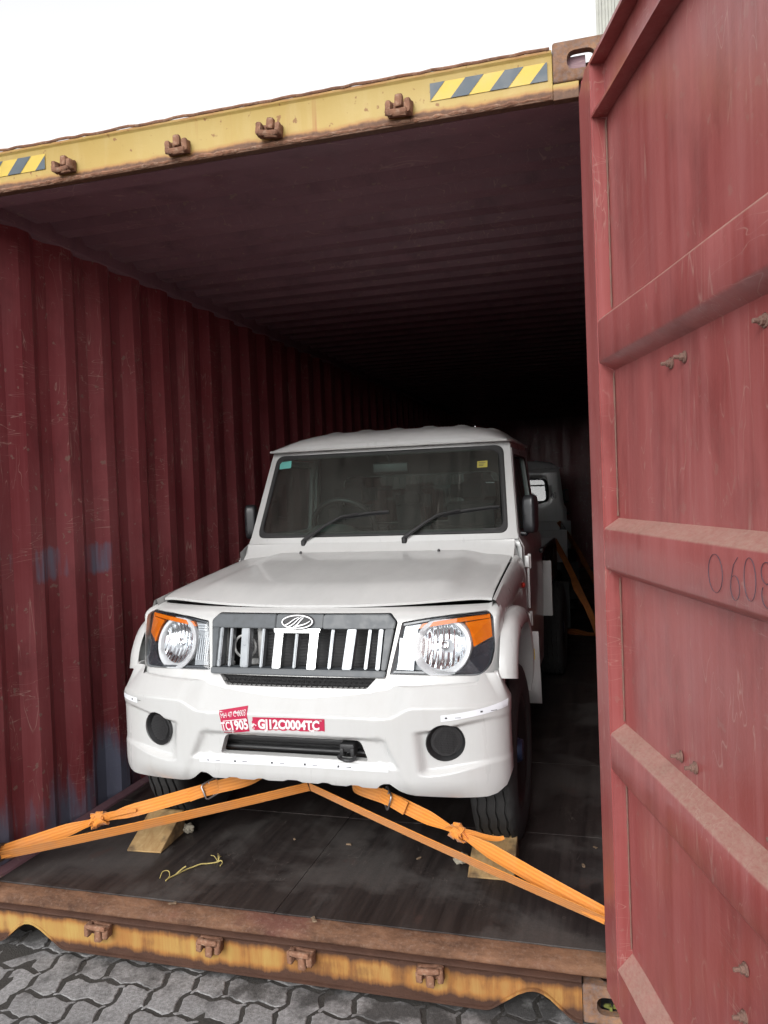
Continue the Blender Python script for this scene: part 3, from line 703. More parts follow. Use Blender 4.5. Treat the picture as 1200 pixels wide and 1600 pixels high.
def build_pickup():
    car = empty('pickup_truck', (.02, 0, FZ)); P = lambda *a, **k: obj(*a, parent=car, **k)
    # ---------------- nose panel round lamps and grille
    plan = spline([(-x, y) for x, y in YB[::-1]]+YB[1:], 121)
    bm = BM(); rows = []
    zs = [.64+.02*k for k in range(17)]     # .64 .. .96
    for z in zs: rows.append([(p[0], p[1]+.39*(z-.77)*(1 if abs(p[0]) < .70 else sm(.757, .70, abs(p[0]))), z) for p in plan])
    A = rows[-1]
    for t in (.2, .4, .6, .8, 1.0):
        row = []
        for p, a in zip(plan, A):
            ax = abs(p[0]); s = 1 if p[0] > 0 else -1
            if ax <= .70: C = Vector((p[0]*1.0, hoodfront(p[0])+.000, .9990))
            else: k = (ax-.70)/.057; C = Vector((s*lerp(.70, .722, k), lerp(hoodfront(.70)+.004, .688, k), .9990+.006*k))
            a = Vector(a); B = Vector((a.x, a.y+.016, .993)); row.append(a*(1-t)**2+B*2*t*(1-t)+C*t*t)
        rows.append(row)
    rows.append([Vector(q)+Vector((0, .03, -.03)) for q in rows[-1]])
    grid(bm, rows)
    lampR = [(.365, .772), (.40, .953), (.50, .968), (.60, .978), (.705, .983), (.730, .965), (.736, .85), (.722, .79), (.69, .762)]
    lampP = rpoly(lampR, [.004, .006, .02, .02, .012, .012, .03, .03, .02], 3)
    lampL = [(-x, z) for x, z in lampP][::-1]
    grilleP = rpoly([(-.352, .762), (.352, .762), (.384, .955), (.355, .984), (-.355, .984), (-.384, .955)], .006, 2)
    meshP = rpoly([(-.283, .722), (.283, .722), (.318, .760), (-.318, .760)], .008, 3)
    for q in (lampP, lampL, grilleP, meshP): cut(bm, q, (0, 2), rim=(0, .03, 0), cond=lambda c: c.z < 1.0)
    P('nose_panel', bm, 'white', smooth=40)
    # dark engine bay behind the openings
    bm = BM(); box(bm, -.66, .66, .60, .62, .45, .98); obj('radiator_shroud', bm, 'dark_void', car, smooth=None)
    bm = BM(); box(bm, -.30, .36, .535, .56, .62, .96, .003)
    for k in range(26): box(bm, -.29, .35, .528, .5345, .63+k*.0125, .636+k*.0125)
    rad = obj('radiator', bm, 'radiator', car, smooth=None)
    bm = BM(); box(bm, -.345, -.325, .47, .49, .78, .97, .004); box(bm, -.20, -.18, .48, .50, .80, .97, .004); tube(bm, [(-.25+.045*math.cos(a), .47, .85+.045*math.sin(a)) for a in [2*math.pi*k/24 for k in range(24)]], .005, 6, closed=True); box(bm, -.27, -.20, .48, .50, .775, .80, .004); box(bm, -.34, -.30, .46, .48, .775, .79, .003)
    obj('horn_bracket', bm, 'white_inner', car)
    # ---------------- hood
    bm = BM(); nu, nv = 60, 44; rows = []
    for j in range(nv+1):
        v = j/nv; row = []
        for i in range(nu+1):
            u = -1+2*i/nu; u = math.copysign(1-(1-abs(u))**1.25, u)
            hw = lerp(.712, .698, v); x = u*hw; y = lerp(hoodfront(x), 1.405, v)
            z = hoodz(y)+.020*sm(.60, .46+.05*(1-v), abs(x))*sm(0, .25, v) - .014*abs(u)**14 - .010*(1-v)**16
            row.append((x, y, z))
        rows.append(row)
    V = grid(bm, rows)
    be = [e for e in bm.edges if e.is_boundary]; r = bmesh.ops.extrude_edge_only(bm, edges=be)
    for v in r['geom']:
        if isinstance(v, bmesh.types.BMVert): v.co.z -= .010; v.co.x *= .997
    hood = P('hood', bm, 'white', smooth=45)
    for x in (-.365, .352):
        bm = BM(); lathe(bm, [(0, .007), (.008, .007), (.014, .004), (.014, 0)], 10, 'z', c=(x, 1.375, hoodz(1.375)+.018)); obj('washer_nozzle', bm, 'black_plastic', hood)
    # ---------------- front fenders
    for s in (-1, 1):
        bm = BM(); rows = []
        for j in range(45):
            y = lerp(.60, 1.455, j/44); hz = hoodz(y); h = lerp(.716, .704, (y-.6)/.85)+.004
            pr = [(h-.004, hz-.045), (h, hz-.016), (h+.012, hz-.020), (.738, hz-.036), (.750, hz-.065), (.756, hz-.11)]
            k = sm(.62, .75, y)*sm(1.45, 1.36, y)
            pr += [(.757-.006*k, hz-.125), (.757-.007*k, .92), (.757-.007*k, .86), (.757, .84)]+[(.757, z) for z in (.80, .74, .68, .62, .56, .50, .44)]
            rows.append([(s*x, y, z) for x, z in pr])
        grid(bm, rows)
        arch = [(.845+.445*math.cos(R(a)), .40+.445*math.sin(R(a))) for a in range(-20, 201, 10)]+[(.2, .2), (1.5, .2)]
        arch = [(.36, .30), (.40, .72), (.50, .80), (.62, .86), (1.02, .86), (1.12, .78), (1.24, .52), (1.26, .30)]
        cut(bm, arch, (1, 2)); f = P('fender', bm, 'white', smooth=40)
        # arch liner
        bm = BM(); rows = [[(s*x, .845+.43*math.cos(R(a)), .38+.46*math.sin(R(a))) for x in (.45, .60, .752)] for a in range(-5, 137, 10)]; grid(bm, rows); obj('wheel_arch_liner', bm, 'dark_void', f)
        # flare
        path = spline([(.535, .735), (.552, .80), (.605, .868), (.70, .900), (.90, .900), (1.03, .865), (1.12, .75), (1.19, .60), (1.215, .53)], 40); rows = []
        for i, p in enumerate(path):
            d = (path[min(i+1, 39)]-path[max(i-1, 0)]).normalized(); nn = Vector((-d.y, d.x)); e = .66-.25*sm(30, 39, i)
            q = lambda o, x: (s*x, p.x+nn.x*o, p.y+nn.y*o)
            rows.append([q(.052, .752), q(.050, .775), q(.040, .757+.060*e), q(.020, .757+.082*e), q(0, .757+.088*e), q(-.014, .757+.086*e), q(-.018, .757+.080*e), q(-.016, .74)])
        bm = BM(); grid(bm, rows); bm.faces.new([bm.verts.new(v) for v in rows[0]]); bm.faces.new([bm.verts.new(v) for v in rows[-1]]); obj('wheel_flare', bm, 'white', f, smooth=40)
        bm = BM(); grid(bm, [[(s*x, lerp(1.16, 1.235, t), lerp(.80, .46, t)+.0*x) for x in (.60, .70, .80, .835)] for t in (0, .33, .66, 1)]); o = obj('mud_flap', bm, 'white', f); m = o.modifiers.new('t', 'SOLIDIFY'); m.thickness = .004
        if s > 0:
            bm = BM(); q = [(.79, 1.1755, .72), (.815, 1.1755, .72), (.815, 1.186, .67), (.79, 1.186, .67)]
            bm.faces.new([bm.verts.new((a, b-.006, c)) for a, b, c in q]); obj('caution_label', bm, 'label_yellow', f, smooth=None)
        bm = BM(); tt = bmesh.new(); bmesh.ops.create_uvsphere(tt, u_segments=12, v_segments=8, radius=1); merge(bm, tt, mat=Matrix.Translation((s*.756, 1.33, .985)) @ Matrix.Diagonal((.012, .022, .014, 1))); obj('side_marker', bm, 'marker_red', f)
    # ---------------- grille
    bm = BM()
    gy = lambda z: .385-.012+.39*(z-.77)
    # upper bar, side cheeks and lower bar; all follow the lean of the nose
    def slab(bm, poly, back=.03, proud=.012, nx=1, mi=0, bev=.003):
        t = bmesh.new(); xs_ = poly
        A = [t.verts.new((x, ynose(x, z)-proud, z)) for x, z in poly]; B = [t.verts.new((x, ynose(x, z)+back, z)) for x, z in poly]; n = len(poly)
        for i in range(n): t.faces.new((A[i], A[(i+1) % n], B[(i+1) % n], B[i]))
        t.faces.new(A[::-1]); t.faces.new(B); bmesh.ops.recalc_face_normals(t, faces=t.faces[:])
        if bev: bmesh.ops.bevel(t, geom=[e for e in t.edges], offset=bev, segments=2, affect='EDGES')
        merge(bm, t, mi)
    slab(bm, [(-.098, .930), (-.098, .981), (-.352, .981), (-.378, .955), (-.374, .930)]); slab(bm, [(.098, .930), (.098, .981), (.352, .981), (.378, .955), (.374, .930)]); slab(bm, [(-.097, .932), (.097, .932), (.097, .981), (-.097, .981)], proud=.010)
    slab(bm, [(-.373, .9295), (-.340, .9295), (-.334, .787), (-.352, .787)]); slab(bm, [(.373, .9295), (.340, .9295), (.334, .787), (.352, .787)])
    slab(bm, [(-.350, .764), (.350, .764), (.354, .786), (-.354, .786)], proud=.020)
    grille = P('grille', bm, 'grille_grey', smooth=40)
    def slat(x0, x1, w, m, proud):
        bm = BM(); slab(bm, [(x0-w/2, .930), (x0+w/2, .930), (x1+w/2, .787), (x1-w/2, .787)], proud=proud, back=.035, bev=.003); o = obj('slat', bm, m, grille, smooth=40); return o
    for x in (-.222, .207): slat(x*1.02, x*.97, .035, 'silver_plastic', .006)
    for x in (-.080, .064): slat(x, x*.98, .034, 'chrome', .012)
    for x in (-.289, -.150, -.010, .133, .277): slat(x*1.01, x*.98, .012, 'silver_plastic', .0)
    for x in (-.332, .324): slat(x, x*.985, .016, 'silver_plastic', .008)
    bm = BM(); slab(bm, [(-.100, .915), (.084, .915), (.088, .9315), (-.104, .9315)], proud=.013, bev=.002); obj('chrome_bridge', bm, 'chrome', grille)
    # oval emblem: dark field, chrome ring and three rising strokes
    bm = BM(); cz, ry = .957, ynose(0, .957)-.016; sl = .39
    E = lambda a, rx, rz, o: (-.005+rx*math.cos(a), ry+sl*(rz*math.sin(a))-o, cz+rz*math.sin(a))
    N = 40; rows = [[E(2*math.pi*k/N, .064+d, .0255+d, o) for k in range(N)] for d, o in ((.002, -.012), (.002, .003), (.000, .006), (-.004, .006), (-.0055, .003))]; grid(bm, rows, 1, close_u=True)
    bm.faces.new([bm.verts.new(E(2*math.pi*k/N, .0595, .0205, .002)) for k in range(N)]).material_index = 0
    def swoosh(pts, w):
        sp = spline(pts, 14); rows = []
        for i, p in enumerate(sp):
            d = (sp[min(i+1, 13)]-sp[max(i-1, 0)]).normalized(); nn = Vector((-d.y, d.x)); ww = lerp(w[0], w[1], i/13)
            rows.append([(-.005+p.x+nn.x*o*ww, ry+sl*(p.y+nn.y*o*ww)-q, cz+p.y+nn.y*o*ww) for o, q in ((-.5, .003), (-.4, .006), (.4, .006), (.5, .003))])
        grid(bm, rows, 1)
    swoosh([(-.052, -.014), (-.035, -.006), (-.012, .010), (.006, .017)], (.006, .002)); swoosh([(-.034, -.018), (-.016, -.008), (.004, .010), (.017, .017)], (.006, .002)); swoosh([(-.014, -.019), (.0, -.010), (.012, .004), (.024, .016)], (.006, .004)); swoosh([(-.012, -.018), (.012, -.013), (.036, -.006), (.053, .004)], (.008, .002))
    obj('emblem', bm, ['black_plastic', 'satin_steel'], grille, smooth=40)
    # honeycomb mesh under the grille
    bm = BM(); box(bm, -.31, .31, .405, .41, .715, .762)
    for k in range(29):
        for j in range(3):
            cx = -.29+k*.0205+(.01 if j % 2 else 0); c_z = .728+j*.0135
            tube(bm, [(cx+.0105*math.cos(R(60*i+30)), ynose(cx, c_z)+.005, c_z+.0085*math.sin(R(60*i+30))) for i in range(6)], .0016, 4, closed=True)
    obj('lower_mesh', bm, 'black_plastic', grille)
    # ---------------- headlights
    for s in (-1, 1):
        mir = Matrix.Diagonal((s, 1, 1, 1))
        def add(name, bm, m, parent, smooth=40):
            bmesh.ops.transform(bm, matrix=mir, verts=bm.verts[:])
            if s < 0: bmesh.ops.reverse_faces(bm, faces=bm.faces[:])
            return obj(name, bm, m, parent, smooth)
        ins = lambda d: [(lerp(x, .55, d), lerp(z, .868, d)) for x, z in lampP]
        yb = lambda x, z, d: ynose(x, z)+d
        bm = BM(); rows = [[(x, yb(x, z, d), z) for x, z in ins(k)] for d, k in ((.004, .012), (.03, .02), (.055, .06), (.06, .35))]; V = grid(bm, rows, close_u=True); bm.faces.new(V[-1])
        hl = add('headlight', bm, 'lamp_shell', car)
        # main reflector bowl with bright bezel ring
        cx, cz, rr = .550, .862, .080; sl = .39
        def disc(r, a, d): return (cx+r*math.cos(a), ynose(cx, cz)+.30*r*math.cos(a)+sl*r*math.sin(a)+d, cz+r*math.sin(a))
        bm = BM(); N = 48; rows = [[disc(r, 2*math.pi*k/N, d) for k in range(N)] for r, d in ((.080, .028), (.074, .038), (.060, .052), (.038, .062), (.016, .066), (.015, .046), (.007, .040))]; V = grid(bm, rows, close_u=True); bm.faces.new(V[-1]); add('reflector', bm, 'reflector', hl)
        bm = BM(); rows = [[disc(r, 2*math.pi*k/N, d) for k in range(N)] for r, d in ((.079, .030), (.082, .022), (.088, .013), (.099, .010), (.103, .014), (.105, .032))]; grid(bm, rows, close_u=True); add('bezel_ring', bm, 'lamp_bezel', hl)
        # amber: strip along the top and the outer corner
        amb = [(.455, .926), (.70, .968), (.718, .962), (.718, .888), (.655, .862), (.655, .890), (.642, .925), (.62, .942), (.56, .944)]
        bm = BM(); strip = [(.460, .928), (.476, .946), (.60, .962), (.714, .969), (.714, .955), (.60, .947)]; corner = [(.628, .945), (.716, .953), (.722, .888), (.662, .860), (.655, .892), (.645, .920)]
        for poly, d in ((strip, .006), (corner, .006)):
            A = [bm.verts.new((x, yb(x, z, d), z)) for x, z in poly]; B = [bm.verts.new((x, yb(x, z, d+.02), z)) for x, z in poly]; n = len(poly)
            bm.faces.new(A); [bm.faces.new((A[i], A[(i+1) % n], B[(i+1) % n], B[i])) for i in range(n)]
        bmesh.ops.recalc_face_normals(bm, faces=bm.faces[:]); add('turn_signal', bm, 'amber', hl, None)
        # inner position lamp: ribbed chrome block and the white surround
        bm = BM()
        def plate(poly, d, t=.012, mi=0):
            A = [bm.verts.new((x, yb(x, z, d), z)) for x, z in poly]; B = [bm.verts.new((x, yb(x, z, d+t), z)) for x, z in poly]; n = len(poly)
            bm.faces.new(A).material_index = mi; [bm.faces.new((A[i], A[(i+1) % n], B[(i+1) % n], B[i])) for i in range(n)]
        plate([(.385, .785), (.448, .782), (.452, .90), (.458, .925), (.468, .942), (.409, .936)], .018)
        for k in range(3): z = .912+k*.0095; plate([(.408+k*.002, z), (.450+k*.003, z+.001), (.452+k*.003, z+.006), (.409+k*.002, z+.005)], .012, .006, 1)
        for k in range(6): x = .392+k*.0095; plate([(x, .80), (x+.005, .80), (x+.006, .895), (x+.001, .895)], .012, .006, 1)
        bmesh.ops.recalc_face_normals(bm, faces=bm.faces[:]); add('position_lamp', bm, ['silver_plastic', 'lamp_inner'], hl, None)
        bm = BM(); plate([(.376, .776), (.60, .770), (.60, .776), (.378, .783)], .008, .02); plate([(.60, .772), (.688, .767), (.716, .793), (.726, .84), (.724, .880), (.660, .854), (.648, .815), (.630, .79)], .012, .02); plate([(.405, .947), (.50, .961), (.60, .971), (.702, .976), (.702, .971), (.60, .9655), (.50, .955), (.405, .939)], .006, .02); bmesh.ops.recalc_face_normals(bm, faces=bm.faces[:]); add('lower_trim', bm, 'lamp_smoke', hl, None)
        # clear cover following the nose, slightly proud
        bm = BM(); V = [bm.verts.new((x, ynose(x, z)-.003, z)) for x, z in ins(.006)]; c = bm.verts.new((.55, ynose(.55, .868)-.010, .868))
        mid = [bm.verts.new((x, ynose(x, z)-.010, z)) for x, z in ins(.10)]; n = len(V)
        for i in range(n): bm.faces.new((V[i], V[(i+1) % n], mid[(i+1) % n], mid[i])); bm.faces.new((mid[i], mid[(i+1) % n], c))
        add('lens', bm, 'lamp_glass', hl, 180)
    # ---------------- bumper
    BP = [(0, .292), (.2, .290), (.35, .291), (.46, .298), (.57, .318), (.65, .340), (.715, .368), (.762, .402), (.786, .44), (.792, .48), (.788, .525), (.784, .555)]
    plan = spline([(-x, y) for x, y in BP[::-1]]+BP[1:], 231); nrm = []
    for i, p in enumerate(plan):
        d = (plan[min(i+1, 230)]-plan[max(i-1, 0)]).normalized(); nrm.append(Vector((-d.y, d.x)))
    def boff(x, z):
        ax = abs(x); o = 0
        zr = lerp(.628, .668, sm(.36, .47, ax))
        if z > zr: o += .85*(z-zr)-.004*(1-math.exp(-(z-zr)/.008)) if z-zr > .012 else .85*(z-zr)**2/.024
        # fog lamp recess
        zt = lerp(.584, .628, sm(.47, .76, ax)); zl = lerp(.437, .475, sm(.50, .78, ax)); xi = .500-.10*(z-.50)
        o += .026*sm(xi-.030, xi+.012, ax)*sm(zt+.010, zt-.010, z)*sm(zl-.006, zl+.014, z)*lerp(1, .15, sm(.56, .77, ax))
        # lower middle: set back between the two pillars, lip below the opening
        xc = .345+.50*(.560-z); mid_ = sm(xc+.022, xc-.004, ax)*sm(.566, .545, z)
        lip = sm(.470, .452, z); o += .020*mid_*(1-lip)+.006*mid_*lip
        if z < .42: o += (.045-.030*sm(.60, .74, ax))*((.42-z)/.09)**2
        return o
    def ztop(x): ax = abs(x); return interp([(0, .708), (.30, .708), (.345, .732), (.71, .742), (.735, .768), (.80, .772)], ax)
    def zbot(x):
        ax = abs(x); base = interp([(0, .383), (.325, .378), (.345, .398), (.375, .40), (.41, .372), (.44, .358), (.62, .345), (.72, .350), (.75, .358), (.778, .380), (.792, .42)], ax)
        if ax < .33: base += .007*sm(.35, .75, math.sin(ax*2*math.pi/.118+1.3))
        return base
    bm = BM(); NT_ = 92; rows = []
    for j in range(NT_+1):
        t = j/NT_; row = []
        for p, n in zip(plan, nrm):
            z = lerp(ztop(p[0]), zbot(p[0]), t); o = boff(p[0], z); c = sm(.765, .79, abs(p[0]))
            row.append((p[0]+n.x*o*(1-.5*c), p[1]+n.y*o, z))
        rows.append(row)
    V = grid(bm, rows)
    bmesh.ops.recalc_face_normals(bm, faces=bm.faces[:])
    tree = BVHTree.FromBMesh(bm)
    def onb(x, z, d=.0015):
        h = tree.ray_cast(Vector((x, -1, z)), Vector((0, 1, 0)))
        if h[0] is None: h = (Vector((x, .45, z)), Vector((0, -1, 0)))
        nn = h[1] if h[1].y < 0 else -h[1]
        return h[0]+nn*d
    opening = rpoly([(-.292, .474), (.296, .474), (.268, .548), (-.268, .548)], [.012, .012, .02, .02], 4)
    cut(bm, opening, (0, 2), rim=(0, .035, 0), cond=lambda c: c.y < .4)
    fogs = []
    for s in (-1, 1):
        q = [(s*.575+.068*math.cos(2*math.pi*k/32), .547+.068*math.sin(2*math.pi*k/32)) for k in range(32)]; fogs.append(q); cut(bm, q, (0, 2), rim=(0, .03, 0), cond=lambda c: c.y < .46)
    be = [e for e in bm.edges if e.is_boundary and all(abs(v.co.z-zbot(v.co.x)) < .004 and abs(v.co.x) < .735 for v in e.verts)]
    r = bmesh.ops.extrude_edge_only(bm, edges=be)
    for v in r['geom']:
        if isinstance(v, bmesh.types.BMVert): v.co.y += .05; v.co.z += .006; v.co.x *= .985
    be = [e for e in bm.edges if e.is_boundary and all(abs(v.co.z-ztop(v.co.x)) < .004 for v in e.verts)]
    r = bmesh.ops.extrude_edge_only(bm, edges=be)
    for v in r['geom']:
        if isinstance(v, bmesh.types.BMVert): v.co.y += .02; v.co.z += .002
    bumper = P('front_bumper', bm, 'white', smooth=45)
    # fog lamp covers
    for s in (-1, 1):
        bm = BM(); cx, cz = s*.575, .547; rows = []
        pt = lambda r, a, d: (cx+r*math.cos(a), onb(cx, cz, 0).y+s*.36*r*math.cos(a)+d, cz+r*math.sin(a))
        N = 40; rows = [[pt(r, 2*math.pi*k/N, d) for k in range(N)] for r, d in ((.0685, .012), (.0675, -.004), (.064, -.005), (.057, .006), (.054, .012))]; V = grid(bm, rows, close_u=True); bm.faces.new(V[-1])
        for ix in range(-7, 8):
            for iz in range(-8, 9):
                x = ix*.0078+(.0039 if iz % 2 else 0); z = iz*.0062
                if x*x+z*z < .046**2:
                    a = math.atan2(z, x); rr = math.hypot(x, z); c = Vector(pt(rr, a, .003)); tube(bm, [c+Vector((.0044*math.cos(R(60*i+30)), s*.36*.0044*math.cos(R(60*i+30)), .0038*math.sin(R(60*i+30)))) for i in range(6)], .0013, 3, mi=1, closed=True)
        obj('fog_lamp_cover', bm, ['black_plastic', 'radiator'], bumper, smooth=40)
    # opening: black beam behind, tow eye
    bm = BM(); box(bm, -.31, .31, .40, .42, .45, .57); tube(bm, [(-.30, .372, .525), (.30, .372, .525)], .020, 14); tube(bm, [(-.30, .375, .482), (.30, .375, .482)], .010, 10); obj('bumper_beam', bm, 'black_plastic', bumper)
    bm = BM(); box(bm, .19, .245, .30, .37, .505, .535, .006); tube(bm, [(.218+.030*math.cos(a), .300-.012*math.sin(a)-.005, .492+.018*math.sin(a)) for a in [math.pi+math.pi*k/12 for k in range(13)]], .0075, 8); box(bm, .192, .206, .295, .34, .49, .52, .003); box(bm, .232, .246, .295, .34, .49, .52, .003); obj('tow_eye', bm, 'black_plastic', bumper)
    # reflective tapes
    def tape(path, w, marks):
        bm = BM(); rows = []
        for x, z in path: rows.append([onb(x, z+w/2*k, .0016) for k in (1, .33, -.33, -1)])
        grid(bm, rows, 0); n = len(path)
        for m in marks:
            i = m*(n-1); x, z = path[int(i)]; q = [onb(x+dx, z+dz, .0026) for dx, dz in ((-.004, -.003), (.004, -.003), (.004, .003), (-.004, .003))]
            bm.faces.new([bm.verts.new(v) for v in q]).material_index = 1
            q = [onb(x+.04+dx, z+dz, .0026) for dx, dz in ((-.010, -.001), (.010, -.001), (.010, .001), (-.010, .001))]; bm.faces.new([bm.verts.new(v) for v in q]).material_index = 1
        obj('reflective_tape', bm, ['tape_white', 'tape_mark'], bumper, smooth=180)
    tape([(lerp(-.375, .372, k/40), .449+.004*math.sin(k*.05)) for k in range(41)], .019, (.06, .22, .40, .58, .76))
    tape([(lerp(.565, .785, k/24), .638+.034*(k/24)**1.3) for k in range(25)], .022, (.12, .66))
    tape([(-lerp(.668, .785, k/16), .652+.006*(k/16)) for k in range(17)], .020, (.25,))
    # pink transit stickers
    def sticker(poly, texts, line=None, rag=False):
        bm = BM(); (a, b, c, d) = [Vector(p) for p in poly]   # bl, br, tr, tl
        Q = lambda u, v: a*(1-u)*(1-v)+b*u*(1-v)+c*u*v+d*(1-u)*v
        nu = 24; rows = []
        for j in range(9):
            row = []
            for i in range(nu+1):
                u, v = i/nu, j/8
                if rag and j == 0: v += random.choice((0, 0, .03, .08))
                if rag and i == 0: u += random.choice((0, .008, .015))
                p = Q(u, v); row.append(onb(p.x, p.y, .0014))
            rows.append(row)
        grid(bm, rows, 0); W = (b-a).length; H = (d-a).length
        for s, u, v, size, sx, off in texts:
            TV, TF = text_mesh(s, size, off, sx); vs = []
            for x, y in TV: p = Q(u+x/W, v+y/H); vs.append(bm.verts.new(onb(p.x, p.y, .0030)))
            for f in TF:
                try: bm.faces.new([vs[i] for i in f]).material_index = 1
                except ValueError: pass
        if line:
            (u0, v0), (u1, v1) = line; q = [Q(u0, v0-.015), Q(u1, v1-.015), Q(u1, v1+.015), Q(u0, v0+.015)]
            bm.faces.new([bm.verts.new(onb(p.x, p.y, .0024)) for p in q]).material_index = 1
        if rag:
            for k in range(7):
                u, v = random.choice(((.03, random.uniform(.1, .7)), (random.uniform(.7, .98), .06), (random.uniform(.0, .12), random.uniform(.05, .4)))); rr = random.uniform(.003, .007)
                q = [Q(u+rr/W*math.cos(t_*1.05)*random.uniform(.5, 1.3), v+rr/H*math.sin(t_*1.05)*random.uniform(.5, 1.2)) for t_ in range(6)]
                bm.faces.new([bm.verts.new(onb(p.x, p.y, .0022)) for p in q]).material_index = 1
        o = obj('transit_sticker', bm, ['sticker_pink', 'sticker_white'], bumper, smooth=None); return o
    sticker([(-.266, .5565), (-.158, .568), (-.170, .658), (-.283, .640)], [('MH 47 C 0003', .50, .76, .0250, .66, .0), ('TC|', .19, .28, .044, .62, .0008), ('1905', .65, .28, .047, .80, .0016)], ((.08, .53), (.95, .53)))
    sticker([(-.148, .573), (.140, .579), (.141, .626), (-.149, .622)], [('GJ12C0004TC', .51, .45, .047, .86, .0021), ('MH  CN', .92, .86, .007, 1, 0)], None, True)
    # ---------------- cowl
    bm = BM(); rows = []
    for y, z in ((1.395, 1.105), (1.412, 1.128), (1.440, 1.150), (1.468, 1.172), (yws(1.19), 1.19)): rows.append([(x, y, z-.02*(abs(x)/.70)**4*(1 if z < 1.18 else .0)) for x in [-.706+1.412*i/40 for i in range(41)]])
    rows = [[(-.722, r_[0][1], r_[0][2]-.09)]+r_+[(.722, r_[-1][1], r_[-1][2]-.09)] for r_ in rows]
    grid(bm, rows); P('cowl_panel', bm, 'white', smooth=50)
    # ---------------- windscreen frame, seal, glass
    bm = BM(); rows = []
    for j in range(15):
        z = lerp(1.19, 1.686, j/14); h = cabhw(z); rows.append([(u*h, yws(z)+.028*abs(u)**6+.012*u*u, z) for u in [-1+2*i/40 for i in range(41)]])
    grid(bm, rows); wtree = BVHTree.FromBMesh(bm)
    onw = lambda x, z, d: wtree.ray_cast(Vector((x, 0, z)), Vector((0, 1, 0)))[0]+Vector((0, -.89, .45))*d
    wsP = rpoly([(-.672, 1.219), (.672, 1.219), (.632, 1.664), (-.632, 1.664)], .045, 6); cut(bm, wsP, (0, 2), rim=(0, .03, 0)); frame = P('windscreen_frame', bm, 'white', smooth=40)
    sc = lambda k: [(x*(1-k/.65), lerp(z, 1.442, k/.222)) for x, z in wsP]
    def onw2(x, z, d):
        h = wtree.ray_cast(Vector((x, 0, z)), Vector((0, 1, 0))); return h[0]+Vector((0, -.89, .45))*d
    bm = BM(); rows = [[onw2(x, z, d) for x, z in sc(k)] for k, d in ((.000, .001), (.002, .006), (.010, .007), (.016, .004), (.022, .005), (.026, .0))]; grid(bm, rows, close_u=True); obj('windscreen_seal', bm, 'black_rubber', frame)
    bm = BM(); rows = []
    for j in range(13):
        z = lerp(1.236, 1.648, j/12); h = .640-(z-1.236)*.088; rows.append([onw2(u*h, z, -.001) for u in [-1+i/12 for i in range(25)]])
    grid(bm, rows); ws = obj('windscreen', bm, 'windscreen_glass', frame, smooth=180)
    def wstick(name, cx, cz, w, h, m, tilt=0):
        bm = BM(); q = [onw2(cx+dx*math.cos(tilt)-dz*math.sin(tilt), cz+dz*math.cos(tilt)+dx*math.sin(tilt), .002) for dx, dz in ((-w, -h), (w, -h), (w, h), (-w, h))]; bm.faces.new([bm.verts.new(v) for v in q])
        return bm
    bm = wstick('x', -.572, 1.612, .036, .020, '', .06); obj('teal_sticker', bm, 'sticker_teal', ws, smooth=None)
    bm = wstick('x', .530, 1.566, .026, .017, '', .03)
    for k in range(3):
        q = [onw2(.530+dx, 1.566+dz+.008-.008*k, .003) for dx, dz in ((-.018, -.0015), (.016-.006*k, -.0015), (.016-.006*k, .0015), (-.018, .0015))]; bm.faces.new([bm.verts.new(v) for v in q]).material_index = 1
    obj('yellow_sticker', bm, ['sticker_yellow', 'tape_mark'], ws, smooth=None)
    # wipers
    for (px, pz), (bx, bz), (tx, tz) in (((-.390, 1.200), (-.19, 1.312), (.06, 1.338)), ((.154, 1.204), (.33, 1.310), (.625, 1.345))):
        bm = BM(); p0 = onw2(px, pz, .012); p1 = onw2(lerp(px, bx, .6), lerp(pz, bz, .6), .030); p2 = onw2(bx, bz, .024); mid_ = onw2(lerp(bx, tx, .35), lerp(bz, tz, .45)+.004, .020)
        lathe(bm, [(-.02, .014), (.006, .015), (.012, .010), (.012, 0)], 12, 'z', c=(p0.x, p0.y+.004, p0.z-.008)); tube(bm, [p0, lerp(p0, p1, .5), p1, p2, mid_], [.014, .013, .011, .009, .007], 8, flat=.7)
        st_ = onw2(lerp(bx, tx, -.12), lerp(bz, tz, -.12), .008); en = onw2(tx, tz, .008); tube(bm, [st_, lerp(st_, en, .3)+Vector((0, -.004, .006)), lerp(st_, en, .6)+Vector((0, -.006, .007)), lerp(st_, en, .85)+Vector((0, -.003, .004)), en], .0065, 6); tube(bm, [st_+Vector((0, .004, -.004)), en+Vector((0, .004, -.006))], .0045, 5)
        obj('wiper', bm, 'black_plastic', frame)
    # ---------------- cab sides, doors, roof, back wall
    ZS = [.40, .5, .6, .7, .8, .9, 1.0, 1.08, 1.15, 1.20, 1.26, 1.32, 1.4, 1.48, 1.56, 1.62, 1.686]
    yf = lambda z: 1.455 if z < 1.15 else lerp(1.455, yws(1.2)+.04, sm(1.15, 1.2, z)) if z < 1.2 else yws(z)+.040
    for s in (-1, 1):
        doorP = [(1.525, .46), (1.525, 1.17), (1.565, 1.24), (1.775, 1.655), (2.40, 1.655), (2.44, 1.2), (2.44, .46)]
        bm = BM(); rows = [[(s*cabhw(z), lerp(yf(z), 2.52, i/30), z) for i in range(31)] for z in ZS]; grid(bm, rows); cut(bm, doorP, (1, 2), rim=(-s*.03, 0, 0)); P('cab_side', bm, 'white', smooth=40)
        g = .004; dp = [(1.525+g, .46+g), (1.525+g, 1.17), (1.565+g, 1.24), (1.775+g, 1.655-g), (2.40-g, 1.655-g), (2.44-g, 1.2), (2.44-g, .46+g)]
